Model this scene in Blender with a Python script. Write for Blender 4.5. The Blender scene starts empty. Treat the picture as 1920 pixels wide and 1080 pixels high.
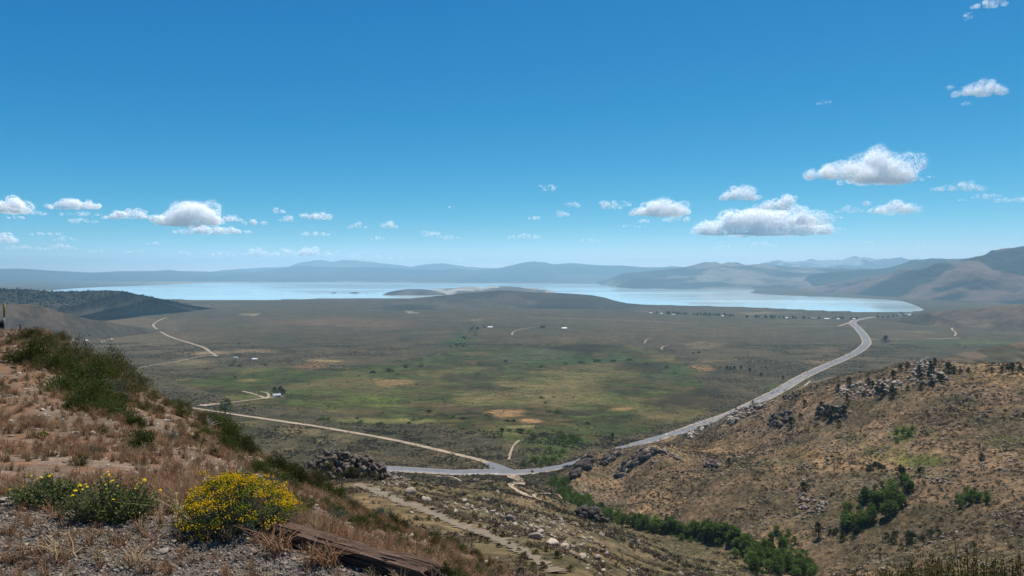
import bpy, math, random
import numpy as np

random.seed(7)
RNG = np.random.default_rng(7)
PI = math.pi
sc = bpy.context.scene
COL = sc.collection

# ------------------------------------------------------------------ camera, sky, sun, exposure
F = 1350.0            # focal length in photograph pixels
U0, V0 = 960.0, 507.0 # vanishing point of the level view direction
ZC = 330.0            # camera height above the lake
cam_d = bpy.data.cameras.new("camera")
cam = bpy.data.objects.new("camera", cam_d)
COL.objects.link(cam)
sc.camera = cam
cam.location = (0, 0, ZC)
cam.rotation_euler = (PI / 2, 0, 0)
cam_d.sensor_width = 36.0
cam_d.lens = 36.0 * F / 1920.0
cam_d.shift_y = -(540.0 - V0) / 1920.0
cam_d.clip_start = 0.1
cam_d.clip_end = 400000.0

SUN_EL, SUN_AZ = math.radians(64), math.radians(34)   # azimuth measured right of the view direction
world = bpy.data.worlds.new("World")
sc.world = world
world.use_nodes = True
wn = world.node_tree
bg = wn.nodes["Background"]
sky = wn.nodes.new("ShaderNodeTexSky")
sky.sky_type = 'NISHITA'
sky.sun_disc = False
sky.sun_elevation = SUN_EL
sky.sun_rotation = SUN_AZ
sky.altitude = 8000
sky.air_density = 1.0
sky.dust_density = 1.0
sky.ozone_density = 0.0
# the photograph's colour rendering of a clear sky: deep cyan-blue overhead, pale towards the horizon
sep = wn.nodes.new("ShaderNodeSeparateColor"); com = wn.nodes.new("ShaderNodeCombineColor")
wn.links.new(sky.outputs[0], sep.inputs[0])
for ch, (ref, power, value) in enumerate(((6.25, 2.4, 6.3), (8.13, 0.9, 6.0), (9.27, 0.5, 6.0))):
    dv_ = wn.nodes.new("ShaderNodeMath"); dv_.operation = 'DIVIDE'; dv_.inputs[1].default_value = ref
    pw_ = wn.nodes.new("ShaderNodeMath"); pw_.operation = 'POWER'; pw_.inputs[1].default_value = power
    ml_ = wn.nodes.new("ShaderNodeMath"); ml_.operation = 'MULTIPLY'; ml_.inputs[1].default_value = value
    wn.links.new(sep.outputs[ch], dv_.inputs[0]); wn.links.new(dv_.outputs[0], pw_.inputs[0])
    wn.links.new(pw_.outputs[0], ml_.inputs[0]); wn.links.new(ml_.outputs[0], com.inputs[ch])
wn.links.new(com.outputs[0], bg.inputs[0])
bg.inputs[1].default_value = 0.1

sun_d = bpy.data.lights.new("sun", 'SUN')
sun = bpy.data.objects.new("sun", sun_d)
COL.objects.link(sun)
sun_d.energy = 4.4
sun_d.angle = math.radians(0.5)
sun_d.color = (1.0, 0.95, 0.87)
sun.rotation_euler = (-(PI / 2 - SUN_EL), 0, -SUN_AZ)   # local -Z points away from the sun

sc.view_settings.view_transform = 'Standard'
sc.view_settings.look = 'None'
sc.view_settings.exposure = 0.6
sc.view_settings.gamma = 1.0
sc.cycles.max_bounces = 24
sc.cycles.diffuse_bounces = 20
sc.cycles.glossy_bounces = 2
sc.cycles.transmission_bounces = 20
sc.cycles.volume_bounces = 2
sc.cycles.use_denoising = True

# ------------------------------------------------------------------ numeric helpers
def hash01(ix, iy, seed):
    h = (ix.astype(np.int64) * 374761393 + iy.astype(np.int64) * 668265263 + seed * 974634777) & 0xFFFFFFFF
    h = ((h ^ (h >> 13)) * 1274126177) & 0xFFFFFFFF
    h = (h ^ (h >> 16)) & 0xFFFFFFFF
    return h / 4294967295.0

def vnoise(x, y, seed=0):
    x = np.asarray(x, float); y = np.asarray(y, float)
    ix = np.floor(x); iy = np.floor(y)
    fx = x - ix; fy = y - iy
    fx = fx * fx * fx * (fx * (fx * 6 - 15) + 10); fy = fy * fy * fy * (fy * (fy * 6 - 15) + 10)
    a = hash01(ix, iy, seed); b = hash01(ix + 1, iy, seed)
    c = hash01(ix, iy + 1, seed); d = hash01(ix + 1, iy + 1, seed)
    return (a + (b - a) * fx) * (1 - fy) + (c + (d - c) * fx) * fy

def fbm(x, y, octv=4, seed=0, gain=0.5):
    s = 0.0; a = 1.0; t = 0.0
    for k in range(octv):
        s = s + a * (vnoise(x * 2 ** k + 17.3 * k, y * 2 ** k - 9.1 * k, seed + k) - 0.5)
        t += a; a *= gain
    return s / t * 2      # about -1 .. 1

def cf(*a):
    return 1.7 * fbm(*a)

def ridged(x, y, octv=4, seed=0):
    s = 0.0; a = 1.0; t = 0.0
    for k in range(octv):
        n = 1 - np.abs(2 * vnoise(x * 2 ** k + 5.7 * k, y * 2 ** k + 3.3 * k, seed + k) - 1)
        s = s + a * n; t += a; a *= 0.5
    return s / t

def sstep(a, b, x):
    t = np.clip((x - a) / (b - a), 0, 1)
    return t * t * (3 - 2 * t)

def pix(u, v, D):
    """world point seen at photograph pixel (u, v) at forward distance D"""
    return np.array([(u - U0) / F * D, D, ZC - (v - V0) / F * D])

# ------------------------------------------------------------------ mesh helpers
def mesh_np(name, verts, faces, smooth=False):
    verts = np.asarray(verts, np.float32)
    faces = np.asarray(faces, np.int32)
    me = bpy.data.meshes.new(name)
    nf, k = faces.shape
    me.vertices.add(len(verts))
    me.vertices.foreach_set("co", verts.ravel())
    me.loops.add(nf * k)
    me.loops.foreach_set("vertex_index", faces.ravel())
    me.polygons.add(nf)
    me.polygons.foreach_set("loop_start", np.arange(0, nf * k, k, dtype=np.int32))
    me.polygons.foreach_set("loop_total", np.full(nf, k, np.int32))
    me.update(calc_edges=True)
    if smooth:
        me.polygons.foreach_set("use_smooth", np.ones(nf, bool))
    me.validate()
    return me

def add_col(me, rgb, name="Col"):
    a = me.attributes.new(name, 'FLOAT_COLOR', 'POINT')
    c = np.ones((len(rgb), 4), np.float32); c[:, :3] = np.asarray(rgb) * 0.63
    a.data.foreach_set("color", c.ravel())

def obj(name, me, mat=None, parent=None):
    o = bpy.data.objects.new(name, me)
    COL.objects.link(o)
    if mat is not None and me is not None and len(me.materials) == 0:
        me.materials.append(mat)
    if parent is not None:
        o.parent = parent
    return o

def empty(name, loc, rz=0.0, scale=1.0):
    o = bpy.data.objects.new(name, None)
    COL.objects.link(o)
    o.location = loc
    o.rotation_euler = (0, 0, rz)
    o.scale = (scale,) * 3 if np.isscalar(scale) else scale
    o.empty_display_size = 0.2
    return o

def tag(o, label=None, cat=None, group=None, kind=None):
    if label: o["label"] = label
    if cat: o["category"] = cat
    if group: o["group"] = group
    if kind: o["kind"] = kind
    return o

def merge(parts):
    """join several (verts, faces) with equal face size"""
    vs, fs, n = [], [], 0
    for v, f in parts:
        v = np.asarray(v, float); f = np.asarray(f, int)
        vs.append(v); fs.append(f + n); n += len(v)
    return np.vstack(vs), np.vstack(fs)

def box(cx, cy, cz, sx, sy, sz):
    v = np.array([[x, y, z] for z in (-.5, .5) for y in (-.5, .5) for x in (-.5, .5)]) * [sx, sy, sz] + [cx, cy, cz]
    f = np.array([[0, 2, 3, 1], [4, 5, 7, 6], [0, 1, 5, 4], [2, 6, 7, 3], [0, 4, 6, 2], [1, 3, 7, 5]])
    return v, f

def tube(p, r, n=5):
    """tapered tube along points p with radii r (quads, last ring closed to a tip)"""
    p = np.asarray(p, float); r = np.asarray(r, float)
    t = np.gradient(p, axis=0)
    t /= np.linalg.norm(t, axis=1)[:, None] + 1e-9
    ref = np.array([0.31, 0.17, 0.93]) if abs(t[0, 2]) < 0.9 else np.array([1.0, 0.1, 0.0])
    a = np.cross(t, ref); a /= np.linalg.norm(a, axis=1)[:, None] + 1e-9
    b = np.cross(t, a)
    an = np.linspace(0, 2 * PI, n, endpoint=False)
    ring = a[:, None, :] * np.cos(an)[None, :, None] + b[:, None, :] * np.sin(an)[None, :, None]
    v = (p[:, None, :] + ring * r[:, None, None]).reshape(-1, 3)
    f = []
    for i in range(len(p) - 1):
        for j in range(n):
            k = (j + 1) % n
            f.append([i * n + j, i * n + k, (i + 1) * n + k, (i + 1) * n + j])
    return v, np.array(f)

def leaves(c, d, L, W, rng, flat=0.5):
    """quads with centre c, long axis d, length L, width W"""
    n = len(c)
    d = d / (np.linalg.norm(d, axis=1)[:, None] + 1e-9)
    r = rng.normal(size=(n, 3))
    s = np.cross(d, r); s /= np.linalg.norm(s, axis=1)[:, None] + 1e-9
    L = np.broadcast_to(L, n)[:, None]; W = np.broadcast_to(W, n)[:, None]
    v = np.stack([c - d * L * .5, c + s * W * .5, c + d * L * .5, c - s * W * .5], 1).reshape(-1, 3)
    f = np.arange(n * 4).reshape(n, 4)
    return v, f

def ico(sub=2):
    import bmesh
    bm = bmesh.new()
    bmesh.ops.create_icosphere(bm, subdivisions=sub, radius=1.0)
    v = np.array([x.co[:] for x in bm.verts]); f = np.array([[w.index for w in p.verts] for p in bm.faces])
    bm.free()
    return v, f
ICO = {k: ico(k) for k in (1, 2, 3)}

def rock(rng, sub=2, cuts=7, flat=0.75, jag=0.10):
    """angular stone: a sphere cut by random planes, roughened"""
    v, f = ICO[sub]; v = v.copy()
    for _ in range(cuts):
        n = rng.normal(size=3); n /= np.linalg.norm(n)
        h = rng.uniform(0.45, 0.85)
        d = v @ n - h
        v -= np.where(d > 0, d, 0)[:, None] * n
    q = v * 2.3 + rng.uniform(0, 50)
    v *= (1 + jag * fbm(q[:, 0] + q[:, 2], q[:, 1] - q[:, 2] * .7, 3, int(rng.integers(1000))))[:, None]
    v *= [1.0, rng.uniform(.7, 1.0), flat]
    return v, f

# ------------------------------------------------------------------ materials
def new_mat(name):
    m = bpy.data.materials.new(name); m.use_nodes = True
    nt = m.node_tree
    for n in list(nt.nodes): nt.nodes.remove(n)
    out = nt.nodes.new("ShaderNodeOutputMaterial")
    return m, nt, out

def N(nt, typ, **kw):
    n = nt.nodes.new(typ)
    for k, v in kw.items():
        if k in n.inputs.keys() if hasattr(n.inputs, "keys") else False:
            n.inputs[k].default_value = v
        else:
            setattr(n, k, v)
    return n

def noise(nt, scale, detail=3.0, rough=0.55, coord="Object", vec=None):
    n = nt.nodes.new("ShaderNodeTexNoise")
    n.inputs["Scale"].default_value = scale
    n.inputs["Detail"].default_value = detail
    n.inputs["Roughness"].default_value = rough
    if vec is None:
        tc = nt.nodes.new("ShaderNodeTexCoord")
        vec = tc.outputs[coord]
    nt.links.new(vec, n.inputs["Vector"])
    return n

def ramp(nt, fac, stops):
    r = nt.nodes.new("ShaderNodeValToRGB")
    e = r.color_ramp.elements
    while len(e) > 1: e.remove(e[-1])
    e[0].position = stops[0][0]; e[0].color = (*stops[0][1], 1)
    for p, c in stops[1:]:
        x = e.new(p); x.color = (*c, 1)
    nt.links.new(fac, r.inputs[0])
    return r

def mix(nt, mode, fac, a, b):
    m = nt.nodes.new("ShaderNodeMix"); m.data_type = 'RGBA'; m.blend_type = mode
    for s, x in ((m.inputs[0], fac), (m.inputs[6], a), (m.inputs[7], b)):
        if hasattr(x, "links"): nt.links.new(x, s)
        elif isinstance(x, (tuple, list)): s.default_value = (*x[:3], 1)
        else: s.default_value = x
    return m.outputs[2]

def principled(nt, out, col, rough=0.85, spec=0.2, bump=None, bstr=0.5, bdist=0.05):
    b = nt.nodes.new("ShaderNodeBsdfPrincipled")
    if hasattr(col, "links"): nt.links.new(col, b.inputs["Base Color"])
    else: b.inputs["Base Color"].default_value = (*col, 1)
    b.inputs["Roughness"].default_value = rough
    b.inputs["Specular IOR Level"].default_value = spec
    if bump is not None:
        bp = nt.nodes.new("ShaderNodeBump")
        bp.inputs["Strength"].default_value = bstr
        bp.inputs["Distance"].default_value = bdist
        nt.links.new(bump, bp.inputs["Height"])
        nt.links.new(bp.outputs[0], b.inputs["Normal"])
    nt.links.new(b.outputs[0], out.inputs[0])
    return b

def mat_plain(name, col, rough=0.8, spec=0.2, var=0.25, scale=8.0):
    m, nt, out = new_mat(name)
    n = noise(nt, scale, 4)
    lo = tuple(.84 * c * (1 - var) for c in col); hi = tuple(min(1, .84 * c * (1 + var)) for c in col)
    r = ramp(nt, n.outputs[0], [(0.3, lo), (0.7, hi)])
    principled(nt, out, r.outputs[0], rough, spec)
    return m

def mat_leaf(name, cols, trans=0.3, objvar=0.25):
    """foliage: colour varies per leaf, per plant; part of the light passes through"""
    m, nt, out = new_mat(name)
    g = nt.nodes.new("ShaderNodeNewGeometry")
    st = [(i / max(1, len(cols) - 1), tuple(0.74 * x for x in c)) for i, c in enumerate(cols)]
    r = ramp(nt, g.outputs["Random Per Island"], st)
    oi = nt.nodes.new("ShaderNodeObjectInfo")
    mr = nt.nodes.new("ShaderNodeMapRange")
    mr.inputs[3].default_value = 1 - objvar; mr.inputs[4].default_value = 1 + objvar
    nt.links.new(oi.outputs["Random"], mr.inputs[0])
    vm = nt.nodes.new("ShaderNodeVectorMath"); vm.operation = 'SCALE'
    nt.links.new(r.outputs[0], vm.inputs[0]); nt.links.new(mr.outputs[0], vm.inputs["Scale"])
    d = nt.nodes.new("ShaderNodeBsdfDiffuse"); t = nt.nodes.new("ShaderNodeBsdfTranslucent")
    nt.links.new(vm.outputs[0], d.inputs[0]); nt.links.new(vm.outputs[0], t.inputs[0])
    mx = nt.nodes.new("ShaderNodeMixShader"); mx.inputs[0].default_value = trans
    nt.links.new(d.outputs[0], mx.inputs[1]); nt.links.new(t.outputs[0], mx.inputs[2])
    nt.links.new(mx.outputs[0], out.inputs[0])
    return m

def mat_rock(name, cols, scale=1.5, objvar=0.2, bdist=0.05):
    m, nt, out = new_mat(name)
    n = noise(nt, scale, 6, 0.65)
    r = ramp(nt, n.outputs[0], [(0.25 + 0.5 * i / (len(cols) - 1), tuple(0.74 * x for x in c)) for i, c in enumerate(cols)])
    oi = nt.nodes.new("ShaderNodeObjectInfo")
    mr = nt.nodes.new("ShaderNodeMapRange")
    mr.inputs[3].default_value = 1 - objvar; mr.inputs[4].default_value = 1 + objvar
    nt.links.new(oi.outputs["Random"], mr.inputs[0])
    vm = nt.nodes.new("ShaderNodeVectorMath"); vm.operation = 'SCALE'
    nt.links.new(r.outputs[0], vm.inputs[0]); nt.links.new(mr.outputs[0], vm.inputs["Scale"])
    n2 = noise(nt, scale * 5, 5, 0.7)
    principled(nt, out, vm.outputs[0], 0.9, 0.15, n2.outputs[0], 0.6, bdist)
    return m

def mat_ground(name, layers, bump_scale=0.6, bdist=0.4):
    """painted ground colours broken up by noise of several sizes; layers: (scale, dark, light)"""
    m, nt, out = new_mat(name)
    at = nt.nodes.new("ShaderNodeAttribute"); at.attribute_name = "Col"
    c = at.outputs["Color"]
    for s, lo, hi in layers:
        n = noise(nt, s, 5, 0.6)
        r = ramp(nt, n.outputs[0], [(0.32, lo), (0.68, hi)])
        c = mix(nt, 'MULTIPLY', 1.0, c, r.outputs[0])
    nb = noise(nt, bump_scale, 6, 0.7)
    principled(nt, out, c, 0.95, 0.05, nb.outputs[0], 0.5, bdist)
    return m

M = {}
M["valley"] = mat_ground("valley_ground", [(0.006, (.85, .85, .84), (1.15, 1.13, 1.1)), (0.013, (.68, .76, .7), (1.32, 1.24, 1.12)), (0.05, (.5, .58, .5), (1.5, 1.4, 1.26)), (0.3, (.4, .45, .42), (1.6, 1.52, 1.42))], 0.4, 0.5)
M["hillside"] = mat_ground("hillside_soil", [(0.5, (.85, .85, .85), (1.15, 1.12, 1.1)), (4.0, (.75, .75, .76), (1.25, 1.22, 1.2)), (30.0, (.65, .65, .66), (1.35, 1.33, 1.3))], 14.0, 0.04)
M["mountain"] = mat_ground("mountain_slope", [(0.0009, (.75, .77, .8), (1.25, 1.2, 1.15)), (0.006, (.75, .77, .8), (1.25, 1.22, 1.18))], 0.004, 30.0)
M["wooded"] = mat_ground("wooded_slope", [(0.004, (.7, .7, .7), (1.3, 1.28, 1.22)), (0.03, (.6, .62, .62), (1.4, 1.36, 1.3))], 0.02, 5.0)
M["pale_rock"] = mat_rock("pale_granite", [(.3, .235, .175), (.47, .39, .305), (.6, .52, .43)], 0.7)
M["stone"] = mat_rock("grey_white_stone", [(.24, .185, .14), (.39, .325, .26), (.53, .465, .39)], 9.0, bdist=0.01)
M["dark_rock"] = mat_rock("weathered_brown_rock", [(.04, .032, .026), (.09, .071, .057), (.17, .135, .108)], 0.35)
M["brown_rock"] = mat_rock("brown_crag_rock", [(.075, .058, .045), (.15, .118, .092), (.25, .2, .16)], 0.35)
M["tan_rock"] = mat_rock("tan_hill_rock", [(.18, .137, .1), (.3, .238, .178), (.44, .365, .285)], 0.6)
M["pebble"] = mat_rock("gravel_stone", [(.1, .082, .064), (.235, .195, .15), (.44, .375, .295)], 40.0, objvar=0.75, bdist=0.002)
M["asphalt"] = mat_plain("worn_asphalt", (.165, .165, .17), .9, .1, .12, .15)
M["white_paint"] = mat_plain("white_road_paint", (.75, .75, .73), .7, .2, .1, 2)
M["yellow_paint"] = mat_plain("yellow_road_paint", (.5, .33, .09), .7, .2, .15, 2)
M["dirt"] = mat_plain("pale_dirt", (.34, .26, .185), .95, .05, .2, .08)
M["sand"] = mat_plain("grey_sand", (.2, .16, .115), .95, .05, .18, .5)
M["bark"] = mat_plain("grey_brown_bark", (.11, .085, .065), .9, .1, .4, 12)
M["aspen_bark"] = mat_plain("pale_aspen_bark", (.32, .31, .27), .9, .1, .3, 6)
M["wood_stem"] = mat_plain("dry_woody_stem", (.2, .15, .1), .9, .1, .4, 30)
M["straw"] = mat_leaf("straw_stalk", [(.42, .3, .17), (.55, .42, .26), (.34, .22, .12)], .2)
M["dry_grass"] = mat_leaf("dry_cheatgrass", [(.2, .105, .058), (.32, .18, .1), (.42, .27, .16), (.25, .13, .075)], .35, .3)
M["bitterbrush"] = mat_leaf("dark_green_leaf", [(.045, .06, .015), (.08, .102, .026), (.13, .15, .045)], .35, .5)
M["olive_leaf"] = mat_leaf("olive_leaf", [(.085, .085, .03), (.14, .135, .05), (.2, .18, .08)], .3, .2)
M["sage_leaf"] = mat_leaf("grey_sage_leaf", [(.1, .115, .075), (.16, .175, .12), (.21, .22, .16)], .25, .2)
M["russet_leaf"] = mat_leaf("russet_dry_leaf", [(.14, .085, .045), (.2, .125, .065), (.13, .11, .05)], .3, .2)
M["rabbit_leaf"] = mat_leaf("grey_green_leaf", [(.13, .16, .11), (.2, .235, .17), (.1, .14, .06)], .25, .0)
M["rabbit_green"] = mat_leaf("yellow_green_bud", [(.22, .26, .015), (.36, .36, .018), (.15, .19, .015)], .3, .0)
M["rabbit_flower"] = mat_leaf("golden_flower", [(.85, .48, .012), (.95, .6, .02), (.75, .58, .015)], .25, .0)
M["gum_leaf"] = mat_leaf("bright_green_leaf", [(.1, .135, .035), (.16, .2, .06), (.24, .27, .12)], .3, .0)
M["gum_flower"] = mat_leaf("yellow_petal", [(.85, .52, .01), (.8, .6, .02)], .2, .0)
M["pinyon"] = mat_leaf("juniper_needles", [(.022, .03, .014), (.038, .05, .022), (.058, .07, .032)], .15, .25)
M["aspen"] = mat_leaf("aspen_leaf", [(.065, .11, .025), (.13, .2, .045), (.21, .29, .08)], .4, .35)
M["willow"] = mat_leaf("willow_leaf", [(.075, .12, .026), (.14, .21, .045), (.2, .28, .075)], .4, .35)
M["far_leaf"] = mat_leaf("meadow_shrub_leaf", [(.03, .05, .02), (.05, .075, .03), (.075, .1, .045)], .2, .2)
M["sagebrush"] = mat_leaf("sagebrush_leaf", [(.062, .055, .037), (.1, .09, .064), (.148, .134, .098)], .2, .5)
M["tuft"] = mat_leaf("tan_tuft", [(.2, .14, .085), (.3, .22, .14), (.36, .28, .19)], .2, .35)

# timber
m, nt, out = new_mat("weathered_timber"); M["timber"] = m
tc = nt.nodes.new("ShaderNodeTexCoord"); mp = nt.nodes.new("ShaderNodeMapping")
mp.inputs["Scale"].default_value = (2.0, 34.0, 34.0)
nt.links.new(tc.outputs["Object"], mp.inputs[0])
n1 = noise(nt, 2.0, 6, .65, vec=mp.outputs[0])
r1 = ramp(nt, n1.outputs[0], [(.3, (.016, .009, .006)), (.5, (.075, .044, .028)), (.7, (.17, .112, .077))])
principled(nt, out, r1.outputs[0], .85, .2, n1.outputs[0], 1.0, .012)
M["black_metal"] = mat_plain("black_painted_steel", (.012, .012, .013), .6, .3, .2, 5)
M["marker_yellow"] = mat_plain("faded_yellow_plastic", (.34, .2, .03), .6, .3, .2, 8)
M["marker_dark"] = mat_plain("dark_red_brown_plastic", (.1, .03, .015), .6, .3, .2, 8)
M["grey_metal"] = mat_plain("galvanised_steel", (.3, .3, .31), .5, .4, .15, 8)
M["pole_wood"] = mat_plain("utility_pole_wood", (.08, .06, .045), .9, .1, .3, 3)
M["house_wall"] = mat_plain("house_wall", (.62, .6, .56), .8, .2, .08, .3)
M["house_tan"] = mat_plain("tan_house_wall", (.45, .33, .22), .8, .2, .08, .3)
M["roof_grey"] = mat_plain("grey_metal_roof", (.36, .38, .4), .45, .4, .1, .5)
M["roof_white"] = mat_plain("white_roof", (.75, .75, .74), .6, .3, .06, .5)
M["roof_red"] = mat_plain("orange_brown_roof", (.5, .22, .1), .8, .2, .1, .5)
M["window"] = mat_plain("dark_window", (.02, .025, .03), .1, .5, .1, 1)
M["tyre"] = mat_plain("black_tyre", (.015, .015, .015), .8, .2, .1, 5)
for k, c in dict(white=(.8, .8, .8), dark=(.02, .02, .025), silver=(.5, .51, .52), red=(.2, .03, .02)).items():
    m, nt, out = new_mat("car_paint_" + k); principled(nt, out, c, .3, .5); M["car_" + k] = m
M["sign_orange"] = mat_plain("orange_sign", (.75, .17, .04), .6, .3, .05, 3)
M["pumice"] = mat_ground("pale_island_soil", [(0.003, (.75, .75, .76), (1.2, 1.2, 1.2)), (0.02, (.8, .8, .82), (1.2, 1.2, 1.18))], .01, 6.0)

# water: smooth, faintly ruffled in long patches
m, nt, out = new_mat("lake_water"); M["water"] = m
b = nt.nodes.new("ShaderNodeBsdfPrincipled")
b.inputs["Base Color"].default_value = (.48, .57, .57, 1)
b.inputs["IOR"].default_value = 1.33
tc = nt.nodes.new("ShaderNodeTexCoord"); mp = nt.nodes.new("ShaderNodeMapping")
mp.inputs["Scale"].default_value = (.00022, .00075, 1)
nt.links.new(tc.outputs["Object"], mp.inputs[0])
n1 = noise(nt, 1.0, 4, .6, vec=mp.outputs[0])
rr = nt.nodes.new("ShaderNodeMapRange")
rr.inputs[1].default_value = .42; rr.inputs[2].default_value = .62; rr.inputs[3].default_value = .03; rr.inputs[4].default_value = .14
nt.links.new(n1.outputs[0], rr.inputs[0]); nt.links.new(rr.outputs[0], b.inputs["Roughness"])
nt.links.new(b.outputs[0], out.inputs[0])

# cloud
m, nt, out = new_mat("cloud_droplets"); M["cloud"] = m
d = nt.nodes.new("ShaderNodeBsdfDiffuse"); t = nt.nodes.new("ShaderNodeBsdfTranslucent")
d.inputs[0].default_value = t.inputs[0].default_value = (1, 1, 1, 1)
mx = nt.nodes.new("ShaderNodeMixShader"); mx.inputs[0].default_value = .22
nt.links.new(d.outputs[0], mx.inputs[1]); nt.links.new(t.outputs[0], mx.inputs[2]); nt.links.new(mx.outputs[0], out.inputs[0])

# ------------------------------------------------------------------ the lie of the land
# Surveyed points: (u, v, D) in photograph pixels plus distance, or (u, None, D, z) by height above the lake.
def zfloor(D):
    return float(np.interp(math.log(D), np.log([500, 740, 845, 1000, 1400, 1800, 2577, 3500, 4967, 5700, 8000, 12000, 90000]),
                           [135, 122, 114, 103, 79, 60, 38, 24, 10, 5, 3, 3, 3]))
P = []
def A(u, seq):
    for v, D in seq: P.append((u, ZC - (ZC - (v - V0) / F * D), D))
def Z(u, D, z): P.append((u, ZC - z, D))
def Dn(u, seq):
    for D, drop in seq: P.append((u, drop, D))
for u in (-1400, -600):
    Dn(u, [(1.5, 1.6), (4, 1.6), (10, 1.9), (18, 2.3), (30, 3.0), (50, 6), (90, 25), (200, 80), (450, 150)])
Dn(-250, [(1.5, 1.6), (3, 1.6), (5, 1.6), (10, 2.1), (18, 2.45), (30, 2.65), (45, 3.6), (60, 9), (90, 27)])
A(0, [(1080, 3.77), (960, 4.77), (905, 6.0), (850, 8.2), (800, 10.7), (740, 14.5), (690, 18.5), (650, 25), (628, 32), (622, 36)])
Dn(0, [(1.5, 1.6), (2.6, 1.6), (45, 4.4), (80, 25)])
A(100, [(1080, 3.77), (970, 4.66), (905, 6.2), (850, 8.4), (800, 10.9), (740, 15), (692, 19), (658, 24), (636, 31)])
Dn(100, [(40, 5), (80, 28)])
A(200, [(1080, 3.77), (975, 4.6), (910, 6.2), (860, 8.4), (815, 11), (768, 15), (722, 19.5), (693, 23.5)])
Dn(200, [(1.5, 1.6), (2.6, 1.6), (32, 5.8), (80, 30)])
A(300, [(1080, 3.77), (985, 4.5), (920, 6.2), (870, 8.6), (832, 11), (790, 15.5), (757, 20), (742, 23)])
Dn(300, [(32, 8.2), (80, 31)])
A(400, [(1080, 3.77), (990, 4.45), (940, 6), (890, 8.7), (852, 12), (818, 17), (800, 22)])
Dn(400, [(1.5, 1.6), (2.6, 1.6), (32, 10), (80, 31)])
A(500, [(1080, 3.77), (1000, 4.35), (960, 5.6), (920, 8.5), (892, 12), (874, 17), (863, 22)])
Dn(500, [(32, 12), (80, 31)])
A(600, [(1080, 3.77), (1030, 4.15), (985, 6.5), (955, 10), (932, 15), (915, 21)])
Dn(600, [(1.5, 1.6), (2.6, 1.6), (32, 13.2), (80, 32)])
A(700, [(1089, 3.7), (1040, 6), (1010, 10), (985, 15), (967, 21)])
Dn(700, [(32, 14.4), (80, 32.5)])
A(800, [(1075, 6), (1050, 10), (1032, 15), (1020, 21)])
Dn(800, [(1.5, 1.6), (2.6, 1.58), (3.7, 1.58), (32, 15.6), (70, 30)])
A(870, [(1085, 3.9)])
A(900, [(1100, 6), (1082, 10), (1069, 16), (1062, 21)])
Dn(900, [(32, 16.6), (70, 29.5)])
Dn(960, [(1.5, 1.6), (2.6, 1.62), (5, 2.5), (10, 4.5), (16, 7.0), (21, 9.1), (32, 15), (60, 26.5)])
for u in (1100, 1400, 1700, 2000, 2500, 3400):
    Dn(u, [(1.5, 1.6), (2.6, 1.7), (4, 2.25), (8, 3.9), (15, 7.2), (30, 14.2), (60, 28.3), (100, 46)])
for u in (1400, 1700, 2000, 2500, 3400): Dn(u, [(180, 80)])
# lower hill with the sandy track and the boulders
for u, v, D in [(590, 897, 190), (650, 905, 182), (700, 912, 172), (750, 945, 134), (800, 970, 117), (900, 1015, 97), (960, 1045, 85), (1000, 1075, 75),
                (660, 893, 215), (750, 925, 178), (850, 953, 150), (950, 985, 128), (1050, 1030, 104), (1100, 1068, 90), (800, 915, 290), (720, 893, 330),
                (900, 930, 300), (900, 900, 520), (1000, 965, 260), (1000, 940, 360), (1000, 915, 520), (960, 903, 560), (1100, 975, 370), (1150, 1000, 290), (1200, 1040, 220), (1250, 1075, 175),
                (1300, 1062, 250), (1400, 1078, 300),
                # creek
                (1500, 1080, 360), (1420, 1040, 405), (1350, 1015, 450), (1300, 1003, 475), (1200, 982, 510), (1130, 963, 535), (1070, 930, 575), (1040, 905, 640),
                # rocky hillside on the right
                (1080, 872, 690), (1150, 853, 682), (1210, 841, 672), (1260, 850, 655), (1300, 868, 640), (1160, 900, 640), (1250, 900, 600), (1200, 950, 545), (1300, 950, 520), (1300, 840, 780), (1360, 850, 680), (1400, 830, 700),
                (1290, 813, 900), (1350, 789, 835), (1400, 769, 770), (1500, 734, 725), (1590, 708, 690), (1680, 690, 665), (1740, 680, 645), (1830, 690, 620), (1920, 688, 600), (2100, 680, 570), (2500, 660, 520), (3400, 640, 450),
                (1400, 900, 520), (1500, 850, 560), (1500, 950, 455), (1600, 780, 590), (1600, 900, 460), (1700, 820, 500), (1640, 950, 415), (1900, 800, 470), (1800, 880, 420), (1900, 950, 340), (1850, 1070, 262), (1600, 1060, 345), (1750, 1010, 340), (2200, 900, 340), (2200, 1070, 220)]:
    A(u, [(v, D)])
for u in (-1400, -600, -250, 0, 300, 600): Z(u, 450, 165 if u < 100 else 150)
Z(-1400, 845, 150); Z(-600, 845, 140)
for u in (0, 300, 600, 900):
    Z(u, 760, zfloor(760) if u < 800 else 122)
Z(1000, 745, 121); Z(1150, 800, 117); Z(1210, 850, 113); Z(1300, 1000, 104); Z(1400, 950, 118); Z(1500, 930, 125); Z(1600, 950, 128); Z(1740, 950, 130); Z(1920, 950, 145); Z(2200, 950, 160); Z(3400, 950, 170)
for u in (-1400, -600, 0, 300, 600, 900, 1200, 1500, 1800, 2200, 3400):
    tilt = np.interp(u, [-1400, 0, 600, 1500, 2200, 3400], [1.9, 1.55, 1.15, 1, 1.1, 1.5])
    for D in (1050, 1400, 1800, 2577, 3500, 4967):
        if D == 1050 and u >= 1200: continue
        z = zfloor(D) * tilt
        Z(u, D, z)
    Z(u, 6500, 4 if u > 600 else 12); Z(u, 9000, 4); Z(u, 14000, 5); Z(u, 22000, 12); Z(u, 40000, 20); Z(u, 60000, 22)
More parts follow.
